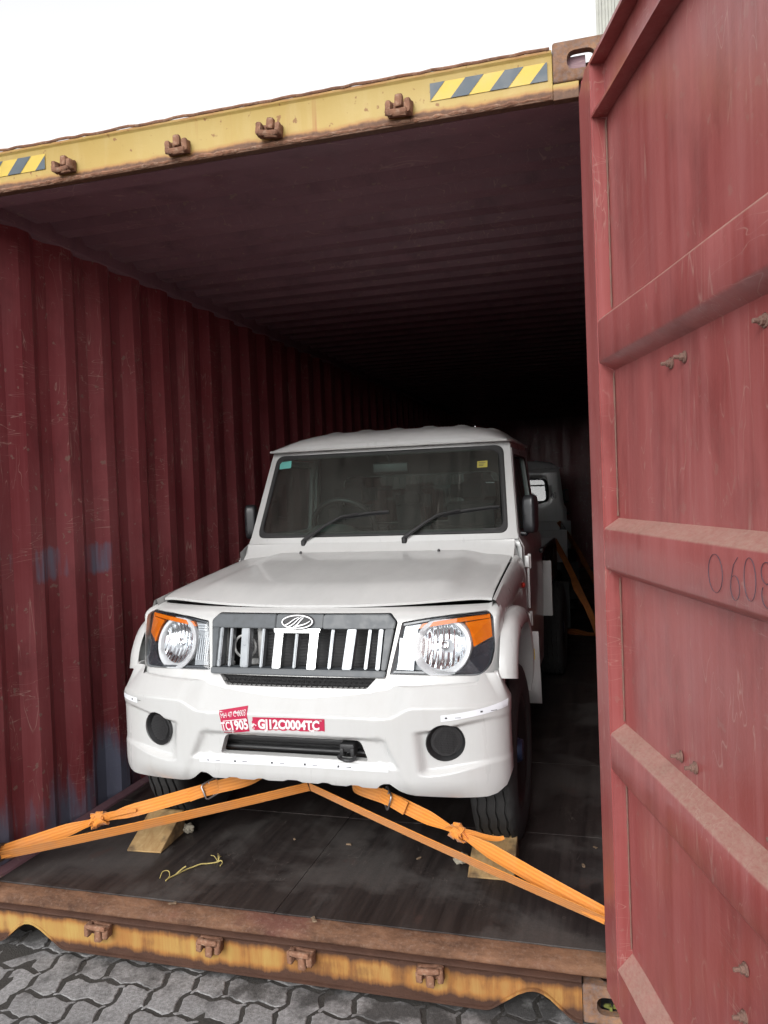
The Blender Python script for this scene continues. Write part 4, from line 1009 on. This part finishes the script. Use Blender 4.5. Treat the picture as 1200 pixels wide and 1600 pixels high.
        bm = BM(); rows = [[(s*(cabhw(z)+.004+.006*sm(.86, .90, z)*sm(1.02, .98, z)), lerp(1.5, 2.46, i/30), z) for i in range(31)] for z in ZS]; grid(bm, rows)
        # keep only what lies inside the door outline
        big = bm
        for i in range(len(dp)):
            p, q = dp[i], dp[(i+1) % len(dp)]; d = (q[0]-p[0], q[1]-p[1]); no = (0, d[1], -d[0])
            bmesh.ops.bisect_plane(bm, geom=bm.verts[:]+bm.edges[:]+bm.faces[:], dist=1e-6, plane_co=(0, p[0], p[1]), plane_no=no)
        bmesh.ops.delete(bm, geom=[f for f in bm.faces if not inside((f.calc_center_median().y, f.calc_center_median().z), dp)], context='FACES')
        winP = rpoly([(1.625, 1.225), (1.815, 1.615), (2.36, 1.615), (2.385, 1.225)], .03, 3)
        cut(bm, winP, (1, 2), rim=(-s*.02, 0, 0)); d_ = P('cab_door', bm, 'white', smooth=40); m = d_.modifiers.new('t', 'SOLIDIFY'); m.thickness = .02; m.offset = -1 if s > 0 else 1
        bm = BM(); bm.faces.new([bm.verts.new((s*(cabhw(z)-.008), y, z)) for y, z in winP]); obj('door_window', bm, 'side_glass', d_, smooth=None)
        bm = BM(); rows = [[(s*(cabhw(z)+d), lerp(y, 2.02, k), lerp(z, 1.42, k)) for y, z in winP] for k, d in ((-.02, .005), (0, .008), (.045, .004))]; grid(bm, rows, close_u=True); obj('window_seal', bm, 'black_rubber', d_)
        bm = BM(); box(bm, *sorted((s*.752, s*.775)), 2.26, 2.40, 1.06, 1.085, .006); obj('door_handle', bm, 'black_plastic', d_)
        for z in (.80, 1.08):
            bm = BM(); box(bm, *sorted((s*.748, s*.772)), 1.495, 1.55, z-.028, z+.028, .005); tube(bm, [(s*.770, 1.522, z-.035), (s*.770, 1.522, z+.035)], .008, 8); obj('hinge', bm, 'white', d_)
        bm = BM(); tube(bm, [(s*.764, 1.516, z) for z in (.85, .93, 1.05)], .006, 6); obj('hinge_rod', bm, 'white', d_)
        # door mirror on a stalk
        bm = BM(); tt = bmesh.new(); bmesh.ops.create_cube(tt, size=1); bmesh.ops.bevel(tt, geom=tt.edges[:], offset=.28, segments=4, profile=.6, affect='EDGES')
        merge(bm, tt, 0, Matrix.Translation((s*.768, 1.665, 1.305)) @ Matrix.Rotation(s*-.25, 4, 'Z') @ Matrix.Diagonal((.065, .085, .19, 1)))
        tube(bm, [(s*.71, 1.66, 1.21), (s*.74, 1.66, 1.205), (s*.762, 1.665, 1.23)], .014, 8)
        mr = obj('wing_mirror', bm, 'mirror_black', d_, smooth=60)
        bm = BM(); rows = rpoly([(-.024, -.08), (.024, -.08), (.024, .08), (-.024, .08)], .015, 3); mt = Matrix.Translation((s*.768, 1.665, 1.305)) @ Matrix.Rotation(s*-.25, 4, 'Z'); bm.faces.new([bm.verts.new(mt @ Vector((x, .0445, z))) for x, z in rows]); obj('mirror_glass', bm, 'chrome', mr, smooth=None)
    bm = BM(); NX, NY = 90, 40; rows = []
    for j in range(NY+1):
        v = j/NY; y = lerp(1.715, 2.56, v**1.6); t = min(1, (y-1.715)/.34); fr = math.sqrt(max(0, 1-(1-t)**2)); tb = min(1, (2.56-y)/.12); fr = min(fr, math.sqrt(max(0, 1-(1-tb)**2)))
        row = []
        for i in range(NX+1):
            u = -1+2*i/NX; x = u*.664; cr = (1-abs(u)**5)**.8
            rid = .010*sm(.3, .75, math.cos(x*2*math.pi/.186))*sm(1.92, 2.02, y)*sm(2.5, 2.4, y)*(1 if abs(x) < .6 else 0)
            row.append((x, y-.012*(1-abs(u)**2)*(1-t), 1.690+.108*fr*cr+rid*fr))
        rows.append(row)
    grid(bm, rows); roof = P('cab_roof', bm, 'white', smooth=50)
    bm = BM(); tube(bm, [(-.668, 2.55, 1.688), (-.669, 1.76, 1.688), (-.655, 1.712, 1.687)]+[(x, 1.706-.010*(1-(x/.66)**2), 1.687) for x in (-.5, -.25, 0, .25, .5)]+[(.655, 1.712, 1.687), (.669, 1.76, 1.688), (.668, 2.55, 1.688)], .009, 8, flat=.7); obj('rain_gutter', bm, 'white', roof)
    bm = BM(); rows = [[(x, y, 1.672+.05*(1-(x/.64)**4)) for x in [-.64+1.28*i/16 for i in range(17)]] for y in (1.76, 2.1, 2.5)]; grid(bm, rows); obj('headliner', bm, 'interior_grey', roof)
    bm = BM(); rows = [[(u*cabhw(z), 2.522, z) for u in [-1+2*i/24 for i in range(25)]] for z in ZS]; grid(bm, rows); rw = rpoly([(-.52, 1.25), (.52, 1.25), (.50, 1.55), (-.50, 1.55)], .06, 5); cut(bm, rw, (0, 2), rim=(0, .01, 0)); back = P('cab_back', bm, 'white', smooth=40); m = back.modifiers.new('t', 'SOLIDIFY'); m.thickness = .015
    bm = BM(); rows = [[(u*(cabhw(z)-.02), 2.500, z) for u in [-1+2*i/24 for i in range(25)]] for z in ZS]; grid(bm, rows); cut(bm, rw, (0, 2)); obj('rear_trim', bm, 'interior_grey', back, smooth=None)
    bm = BM(); bm.faces.new([bm.verts.new((x, 2.527-.035*(z-1.4), z)) for x, z in rw]); obj('rear_window', bm, 'side_glass', back, smooth=None)
    bm = BM(); rows = [[(lerp(x, 0, k), 2.530+d, lerp(z, 1.4, k)) for x, z in rw] for k, d in ((-.05, .0), (-.03, .006), (.05, .006), (.07, 0))]; grid(bm, rows, close_u=True); box(bm, -.5, .5, 2.532, 2.536, 1.455, 1.475); obj('rear_window_seal', bm, 'black_rubber', back)
    for x in (-.60, -.565, .565, .60): bm = BM(); tube(bm, [(x+.012*math.cos(a), 2.545, 1.30+(.035 if abs(x) < .58 else .05)*(math.sin(a) > 0)+.012*math.sin(a)) for a in [2*math.pi*k/16 for k in range(16)]], .004, 6, closed=True); obj('rope_hook', bm, 'black_plastic', back)
    # ---------------- cab interior
    bm = BM(); rows = []
    for y, z in ((1.50, 1.185), (1.56, 1.200), (1.66, 1.205), (1.76, 1.195), (1.80, 1.16), (1.80, .90)): rows.append([(x, y, z+(.075*math.exp(-((x+.30)/.15)**4)*sm(1.56, 1.66, y) if z > 1.1 else 0)) for x in [-.66+1.32*i/50 for i in range(51)]])
    grid(bm, rows); P('dashboard', bm, 'dash_grey', smooth=50)
    bm = BM(); c = Vector((-.30, 1.90, 1.245)); ax = Matrix.Rotation(R(-62), 4, 'X')
    tube(bm, [c+ax @ Vector((.185*math.cos(a), .185*math.sin(a), 0)) for a in [2*math.pi*k/40 for k in range(40)]], .014, 8, closed=True); [tube(bm, [c, c+ax @ Vector((.18*math.cos(a), .18*math.sin(a), 0))], .016, 6, flat=.5) for a in (.3, math.pi-.3, -math.pi/2)]; tube(bm, [c, c+Vector((0, -.14, -.08))], .03, 8); P('steering_wheel', bm, 'black_plastic', smooth=60)
    for x, w in ((-.37, .24), (.0, .13), (.37, .24)):
        bm = BM(); tt = bmesh.new(); bmesh.ops.create_cube(tt, size=1); bmesh.ops.bevel(tt, geom=tt.edges[:], offset=.2, segments=4, affect='EDGES'); merge(bm, tt, 0, Matrix.Translation((x, 2.30, 1.06)) @ Matrix.Rotation(.2, 4, 'X') @ Matrix.Diagonal((w*1.9, .15, .62, 1))); box(bm, x-w*.9, x+w*.9, 1.9, 2.3, .70, .84, .04); st_ = P('seat', bm, 'seat_fabric', smooth=60)
        bm = BM(); tt = bmesh.new(); bmesh.ops.create_cube(tt, size=1); bmesh.ops.bevel(tt, geom=tt.edges[:], offset=.3, segments=5, affect='EDGES'); merge(bm, tt, 0, Matrix.Translation((x, 2.34, 1.435 if w > .2 else 1.385)) @ Matrix.Diagonal((.27 if w > .2 else .22, .11, .20, 1))); obj('headrest', bm, 'seat_fabric', st_, smooth=60)
    bm = BM(); box(bm, -.075, .125, 1.73, 1.752, 1.545, 1.60, .010, 3); tube(bm, [(.025, 1.735, 1.60), (.02, 1.71, 1.64)], .008, 6); P('rear_view_mirror', bm, 'black_plastic', smooth=50)
    bm = BM(); box(bm, -.70, .70, 1.46, 2.50, .40, .44); P('cab_floor', bm, 'interior_grey', smooth=None)
    bm = BM(); box(bm, -.69, .69, 1.40, 1.45, .42, 1.10); P('bulkhead', bm, 'dark_void', smooth=None)
    # ---------------- chassis and wheels
    bm = BM()
    for s in (-1, 1): box(bm, *sorted((s*.36, s*.44)), .46, 4.80, .40, .52, .005)
    for y in (.50, 1.4, 2.6, 3.8, 4.7): box(bm, -.36, .36, y, y+.07, .42, .50, .004)
    tube(bm, [(-.62, .888, .355), (.62, .888, .355)], .045, 10); tube(bm, [(-.62, 3.86, .355), (.62, 3.86, .355)], .055, 10); box(bm, -.30, .30, .62, 1.2, .30, .40, .02)
    P('chassis', bm, 'chassis_black', smooth=40)
    # tyre: four wavy grooves round the tread
    def wheel(x, y, s):
        bm = BM(); prof = [(0.0, .205), (.045, .205), (.06, .215), (.03, .222), (.02, .222), (.012, .228)]
        lathe(bm, [(-.085, .19), (-.085, .215), (-.075, .222), (.06, .222), (.072, .226), (.078, .222), (.070, .20), (.045, .185), (.035, .13), (.05, .10), (.052, .06)], 40, 'x'); [None]
        w = obj('wheel', bm, 'wheel_steel', car, smooth=50); w.location = (x, y, .355); w.scale = (s, 1, 1)
        bm = BM(); N = 144; rows = []
        gro = [-.052, -.0175, .0175, .052]
        base = [(-.074, .215), (-.086, .235), (-.092, .270), (-.090, .305), (-.083, .330), (-.078, .343), (-.070, .350)]
        for k in range(N):
            a = 2*math.pi*k/N; tri = abs(((k*48/N*1.0) % 2)-1)*2-1; dx = .0032*tri; pr = list(base); pr += [(-.066, .3525)]
            for g_ in gro: pr += [(g_-.0048+dx, .3548-.02*g_*g_), (g_-.0035+dx, .345), (g_+.0035+dx, .345), (g_+.0048+dx, .3548-.02*g_*g_)]
            notch = .0035 if (k//2) % 3 == 0 else 0
            pr += [(.066, .3525)]+[(-h, r_-(notch if r_ > .335 else 0)) for h, r_ in base[::-1]]
            rows.append([(h, r_*math.cos(a), r_*math.sin(a)) for h, r_ in pr])
        grid(bm, rows, close_v=True); obj('tyre', bm, 'tyre', w, smooth=50)
        bm = BM(); lathe(bm, [(.03, .055), (.07, .05), (.085, .042), (.088, .0)], 20, 'x'); obj('hub_cap', bm, 'hub_blue', w, smooth=50)  # blue of a highlight put into the hub cap colour
        return w
    for x in (-.697, .697):
        for y in (.888, 3.86): wheel(x, y, 1 if x > 0 else -1)
    # ---------------- cargo bed
    bm = BM(); box(bm, -.64, .64, 2.62, 4.86, .64, .675, .003)
    for y in (2.7, 3.3, 3.9, 4.5): box(bm, -.62, .62, y, y+.06, .53, .638)
    bed = P('cargo_bed', bm, 'mirror_black', smooth=None)
    def board(x0, x1, y0, y1, z0, z1):
        bm = BM(); box(bm, x0, x1, y0, y1, z0, z1, .006)
        return bm
    for s in (-1, 1):
        bm = BM(); box(bm, *sorted((s*.645, s*.670)), 2.60, 4.86, .645, .985, .006)
        for k in range(5): y = 2.72+k*.45; box(bm, *sorted((s*.6705, s*.678)), y, y+.32, .70, .93, .004)
        obj('side_board', bm, 'mirror_black', bed)  # near-black colour on bed and side boards stands in for shade inside
    bm = BM(); box(bm, -.795, .795, 2.575, 2.598, .645, .985, .006); obj('front_board', bm, 'white', bed)
    bm = BM(); box(bm, -.67, .67, 4.862, 4.89, .645, .985, .006); obj('tailgate', bm, 'white', bed)
    for s in (-1, 1): bm = BM(); box(bm, *sorted((s*.60, s*.79)), 4.60, 4.605, .22, .62); obj('mud_flap', bm, 'black_rubber', bed, smooth=None)
    return car
pickup = build_pickup()
tag(pickup, 'dusty white pickup truck facing out of the container with pink stickers on its bumper', 'pickup truck')
pickup2 = copy_tree(pickup); pickup2.location = (-.36, 10.95, FZ); pickup2.rotation_euler = (0, 0, math.pi+.085)
tag(pickup2, 'second white pickup truck deep in the dark container, only its cab back showing', 'pickup truck')

# ------------------------------------------------------------------ lashing straps
def sag(a, b, n, d): return [Vector(a).lerp(Vector(b), k/(n-1))-Vector((0, 0, d*4*(k/(n-1))*(1-k/(n-1)))) for k in range(n)]
def knot(root, c, along, r=.020):
    along = Vector(along).normalized(); up = Vector((0, 0, 1)); s = along.cross(up).normalized(); up = s.cross(along); bm = BM(); uv = bm.loops.layers.uv.verify()
    c = Vector(c)
    def loop(tilt, rx, rz, w, ph, off):
        pts = []; sd_ = []
        for k in range(29):
            a = 2*math.pi*k/28; rad = 1+.14*math.sin(3*a+ph)+.08*math.sin(7*a+ph)
            pts.append(c+along*(off+tilt*math.cos(a))+(up*math.cos(a)*rz+s*math.sin(a)*rx)*rad); sd_.append(along+up*.35*math.sin(2*a+ph))
        ribbon(bm, pts, [w*(1+.25*math.sin(2*a_+ph)) for a_ in [2*math.pi*k/28 for k in range(29)]], sd_, .004)
    loop(.016, .018, .024, .030, .5, -.004); loop(-.018, .020, .026, .022, 2.2, .008); loop(.004, .014, .019, .040, 4., .002)
    # creased flat bit lying over the knot
    ribbon(bm, [c-along*.05-up*.004, c-along*.025+up*.020, c+up*.027+s*.006, c+along*.022+up*.016, c+along*.045-up*.004], [.020, .034, .026, .036, .018], [s+up*.5, s, s-up*.6, s+up*.2, s+up*.7], .003)
    o = obj('knot', bm, 'webbing', root, smooth=70); return o
def buckle(root, c, along, side):
    a = Vector(along).normalized(); s = Vector(side); s = (s-a*s.dot(a)).normalized(); bm = BM(); c = Vector(c)
    q = [c+a*u*.034+s*v*.031 for u, v in ((-1, -.8), (-.8, -1), (.8, -1), (1, -.8), (1, .8), (.8, 1), (-.8, 1), (-1, .8))]; tube(bm, q, .0038, 8, closed=True); tube(bm, [c-s*.031, c+s*.031], .0038, 8)
    return obj('buckle', bm, 'satin_steel', root, smooth=60)
def lashing(label, upper, lower, kn, bu, tail=None):
    root = empty('lashing_strap', upper[-1])
    def web(pts, side, w, name='webbing'):
        bm = BM(); ribbon(bm, pts, w, side); return obj(name, bm, 'webbing', root, smooth=60)
    L = lambda pts: pts
    objs = []
    up = spline(upper, 40); n = len(up)
    sides = []; widths = []
    kc = Vector(kn)
    for p in up:
        d = (p-kc).length; k = sm(.14, .02, d); sides.append(Vector((0, .35, .94)).lerp(Vector((0, .1, .99)), k)); widths.append(lerp(.050, .024, k))
    objs.append(web(up, sides, widths))
    lo = sag(lower[0], lower[-1], 24, .006); objs.append(web(lo, Vector((.0, -.5, .86)), .046))
    i = min(range(n), key=lambda k: (up[k]-kc).length); al = up[min(i+1, n-1)]-up[max(i-1, 0)]
    objs.append(knot(root, up[i], al)); objs.append(buckle(root, bu, up[2]-up[0], Vector((0, .35, .94))))
    # folded end of webbing through the buckle
    d = (up[n-1]-up[0]).normalized(); b = Vector(bu); objs.append(web([b+d*-.03+Vector((0, -.004, .004)), b+Vector((0, -.007, .005)), b+d*.05+Vector((0, -.005, .003)), b+d*.09+Vector((0, -.003, .0))], Vector((0, .35, .94)), .048, 'folded_end'))
    if tail: 
        ts = spline(tail, 14); objs.append(web(ts, [Vector((0, -.3+.05*k, .9)) for k in range(14)], [lerp(.030, .012, k/13) for k in range(14)], 'loose_tail'))
    inv = Vector(upper[-1])
    for o in objs: o.location = -inv
    return tag(root, label, 'strap', 'lashing straps on the front pickup')
lashing('knotted orange strap from bumper to the left wall, over the left wedge',
        [(-.20, .58, .50), (-.265, .50, .473), (-.397, .45, .447), (-.60, .385, .397), (-.831, .32, .339), (-1.0, .225, .298), (-1.150, .133, .262)],
        [(.015, .47, .474), (-1.150, .133, .250)], (-.831, .32, .339), (-.397, .45, .447), [(-.83, .315, .345), (-.78, .325, .362), (-.73, .335, .372), (-.68, .35, .378)])
lashing('knotted orange strap from bumper to the open door, crossing the right wedge',
        [(.17, .55, .49), (.209, .50, .473), (.339, .45, .459), (.48, .415, .420), (.621, .37, .385), (.90, .24, .315), (1.130, .133, .262)],
        [(.020, .47, .474), (1.130, .133, .248)], (.621, .37, .385), (.339, .45, .459), [(.625, .36, .392), (.67, .355, .392), (.72, .36, .380), (.765, .37, .374), (.785, .375, .378)])
# straps on the right wall further in
def deep(label, pts, w, side):
    root = empty('lashing_strap', pts[-1]); bm = BM(); ribbon(bm, spline(pts, 20), w, side); o = obj('webbing', bm, 'dim_webbing', root, smooth=60); o.location = -Vector(pts[-1])
    bm = BM(); c = Vector(pts[-1]); m = Vector(pts[len(pts)//2]); d = (Vector(pts[-1])-Vector(pts[0])).normalized(); ribbon(bm, [m-d*.16, m-d*.08+Vector((-.02, 0, .02)), m+Vector((-.03, 0, .03)), m+d*.12], .05, side); o = obj('ratchet_wrap', bm, 'dim_webbing', root, smooth=60); o.location = -Vector(pts[-1])
    return tag(root, label, 'strap', 'straps in the dark on the right')
deep('dim orange strap slanting down in the dark just left of the open door', [(.67, 4.95, 1.13), (.78, 4.78, .94), (.90, 4.55, .71), (1.0, 4.4, .50), (1.12, 4.12, .20)], .05, (.85, 0, .5))
deep('dim strap furthest back, higher than the other slanting strap by the door', [(.53, 7.8, 1.17), (.70, 7.5, .95), (.88, 7.2, .66), (1.07, 6.9, .30)], .05, (.85, 0, .5))
deep('dim orange strap lying flat across the dark floor', [(.60, 5.60, .180), (.70, 5.56, .184), (.82, 5.52, .180), (.96, 5.46, .182), (1.10, 5.42, .180)], .05, (0, 1, .5))

# ------------------------------------------------------------------ wooden wedges, rags, twine, scraps
def wedge(label, loc, rz, w, l, h):
    bm = BM(); t = bmesh.new()
    pts = [(-l/2, 0), (l/2, 0), (l/2, h*.98), (l/2-.018, h), (-l/2, .006)]
    prism(t, pts, 'y', -w/2, w/2); bmesh.ops.recalc_face_normals(t, faces=t.faces[:]); bmesh.ops.bevel(t, geom=t.edges[:], offset=.002, segments=1, affect='EDGES'); merge(bm, t)
    for v in bm.verts: v.co += Vector((random.uniform(-.001, .001), random.uniform(-.001, .001), 0))
    o = obj('wooden_wedge', bm, 'wood', smooth=None); o.location = loc; o.rotation_euler = (0, 0, rz); return tag(o, label, 'wedge', 'wheel wedges')
wedge('pale wooden wedge with dark stain under the left front tyre', (-.708, .530, FZ+.002), R(93), .152, .215, .098)
wedge('wooden wedge under the right front tyre, behind the crossing straps', (.712, .585, FZ+.002), R(92), .170, .215, .088)
def rag(label, c, r, seed):
    rnd = random.Random(seed); bm = BM(); bmesh.ops.create_icosphere(bm, subdivisions=3, radius=1)
    ph = [rnd.uniform(0, 6) for _ in range(6)]
    for v in bm.verts:
        n = v.co.normalized(); d = 1+.22*math.sin(n.x*5+ph[0])*math.sin(n.y*6+ph[1])+.16*math.sin(n.z*9+n.x*7+ph[2])+.07*math.sin(n.y*15+ph[3]); v.co = Vector((n.x*r*d, n.y*r*d*.85, max(-.9*r*.75, n.z*r*.75*d)))
    o = obj('crumpled_rag', bm, 'rag', smooth=180); o.location = c; return tag(o, label, 'rag')
rag('crumpled off-white rag beside the left wedge', (-.622, .640, FZ+.018), .026, 1)
rag('crumpled grey rag left of the right wedge', (.585, .590, FZ+.018), .027, 5)
bm = BM(); z = FZ+.004
tube(bm, spline([(-.511, .234, z), (-.515, .262, z+.012), (-.498, .275, z+.01), (-.480, .252, z+.002), (-.478, .222, z), (-.476, .245, z), (-.464, .276, z), (-.448, .318, z), (-.434, .340, z), (-.410, .366, z+.003), (-.387, .382, z), (-.360, .398, z), (-.342, .404, z+.006), (-.329, .390, z+.004), (-.330, .372, z)], 70), [.0028 if 14 < k < 62 else .0018 for k in range(70)], 6)
for e in ((-.385, .462), (-.372, .452), (-.405, .440), (-.36, .44)): tube(bm, spline([(-.352, .400, z), (lerp(-.352, e[0], .5), lerp(.40, e[1], .5), z+.012), (*e, z+.005)], 8), .0015, 5)
tube(bm, spline([(-.466, .274, z), (-.452, .300, z+.012), (-.444, .312, z+.016)], 6), .003, 5)
tag(obj('twine', bm, 'twine', smooth=70), 'frayed piece of yellow twine lying on the dark floor', 'twine')
for k, (x, y, sz, lab) in enumerate(((-.134, .656, .007, 'tiny pale wood chip on the floor under the middle of the bumper'), (.107, .653, .011, 'small brown wood chip under the bumper, right of the pale one'), (.419, .587, .010, 'small orange-brown chip on the floor left of the right rag'), (1.081, .815, .008, 'pale splinter on the floor near the door, further in'), (1.042, .647, .011, 'pale chip on the floor near the door, between wedge and hinge'), (.174, .077, .016, 'pale flake at the floor edge on the threshold'), (-.360, .073, .012, 'pale flake at the floor edge below the twine'))):
    bm = BM(); t = bmesh.new(); bmesh.ops.create_cube(t, size=1); merge(bm, t, 0, Matrix.Diagonal((sz*2.0, sz*.8, .004, 1))); bmesh.ops.subdivide_edges(bm, edges=bm.edges[:], cuts=1)
    for v in bm.verts: v.co += Vector((random.uniform(-.2, .2)*sz, random.uniform(-.2, .2)*sz, random.uniform(0, .002)))
    o = obj('wood_chip', bm, 'wood_chip', smooth=None); o.location = (x, y, FZ+.004); o.rotation_euler = (0, 0, random.uniform(0, 3)); tag(o, lab, 'wood chip', 'scraps on the container floor')
# scrap of paper on the paving
bm = BM(); grid(bm, [[(-.012+.006*i, -.009+.006*j, .003+random.uniform(0, .004)) for i in range(5)] for j in range(4)]); o = obj('paper_scrap', bm, 'sticker_pink', smooth=None); o.location = (.03, -.305, GZ+.002); o.rotation_euler = (0, 0, .5)
tag(o, 'tiny red paper scrap on the grey paving stones', 'paper scrap')

# ------------------------------------------------------------------ tall clad building behind the container
root = tag(empty('clad_building', (7.0, 30, GZ)), 'tall pale ribbed metal building behind the top corner beside the door', 'building')
bm = BM(); prof = []; x = -5.87; k = 0
while x < 6.0:
    prof += [(x, 0), (x+.10, 0), (x+.135, -.05), (x+.205, -.05)]; x += .24
rows = [[(px, d, z) for px, d in prof] for z in (0, 10, 20, 30)]; grid(bm, rows); obj('wall', bm, 'cladding', root, smooth=None)
bm = BM(); box(bm, -5.87, 6.0, .02, 9, 0, 30); obj('core', bm, 'cladding', root, smooth=None)
bm = BM(); box(bm, -5.9, 6.1, -.08, 9.05, 30.0, 30.25); obj('parapet', bm, 'cladding', root, smooth=None)
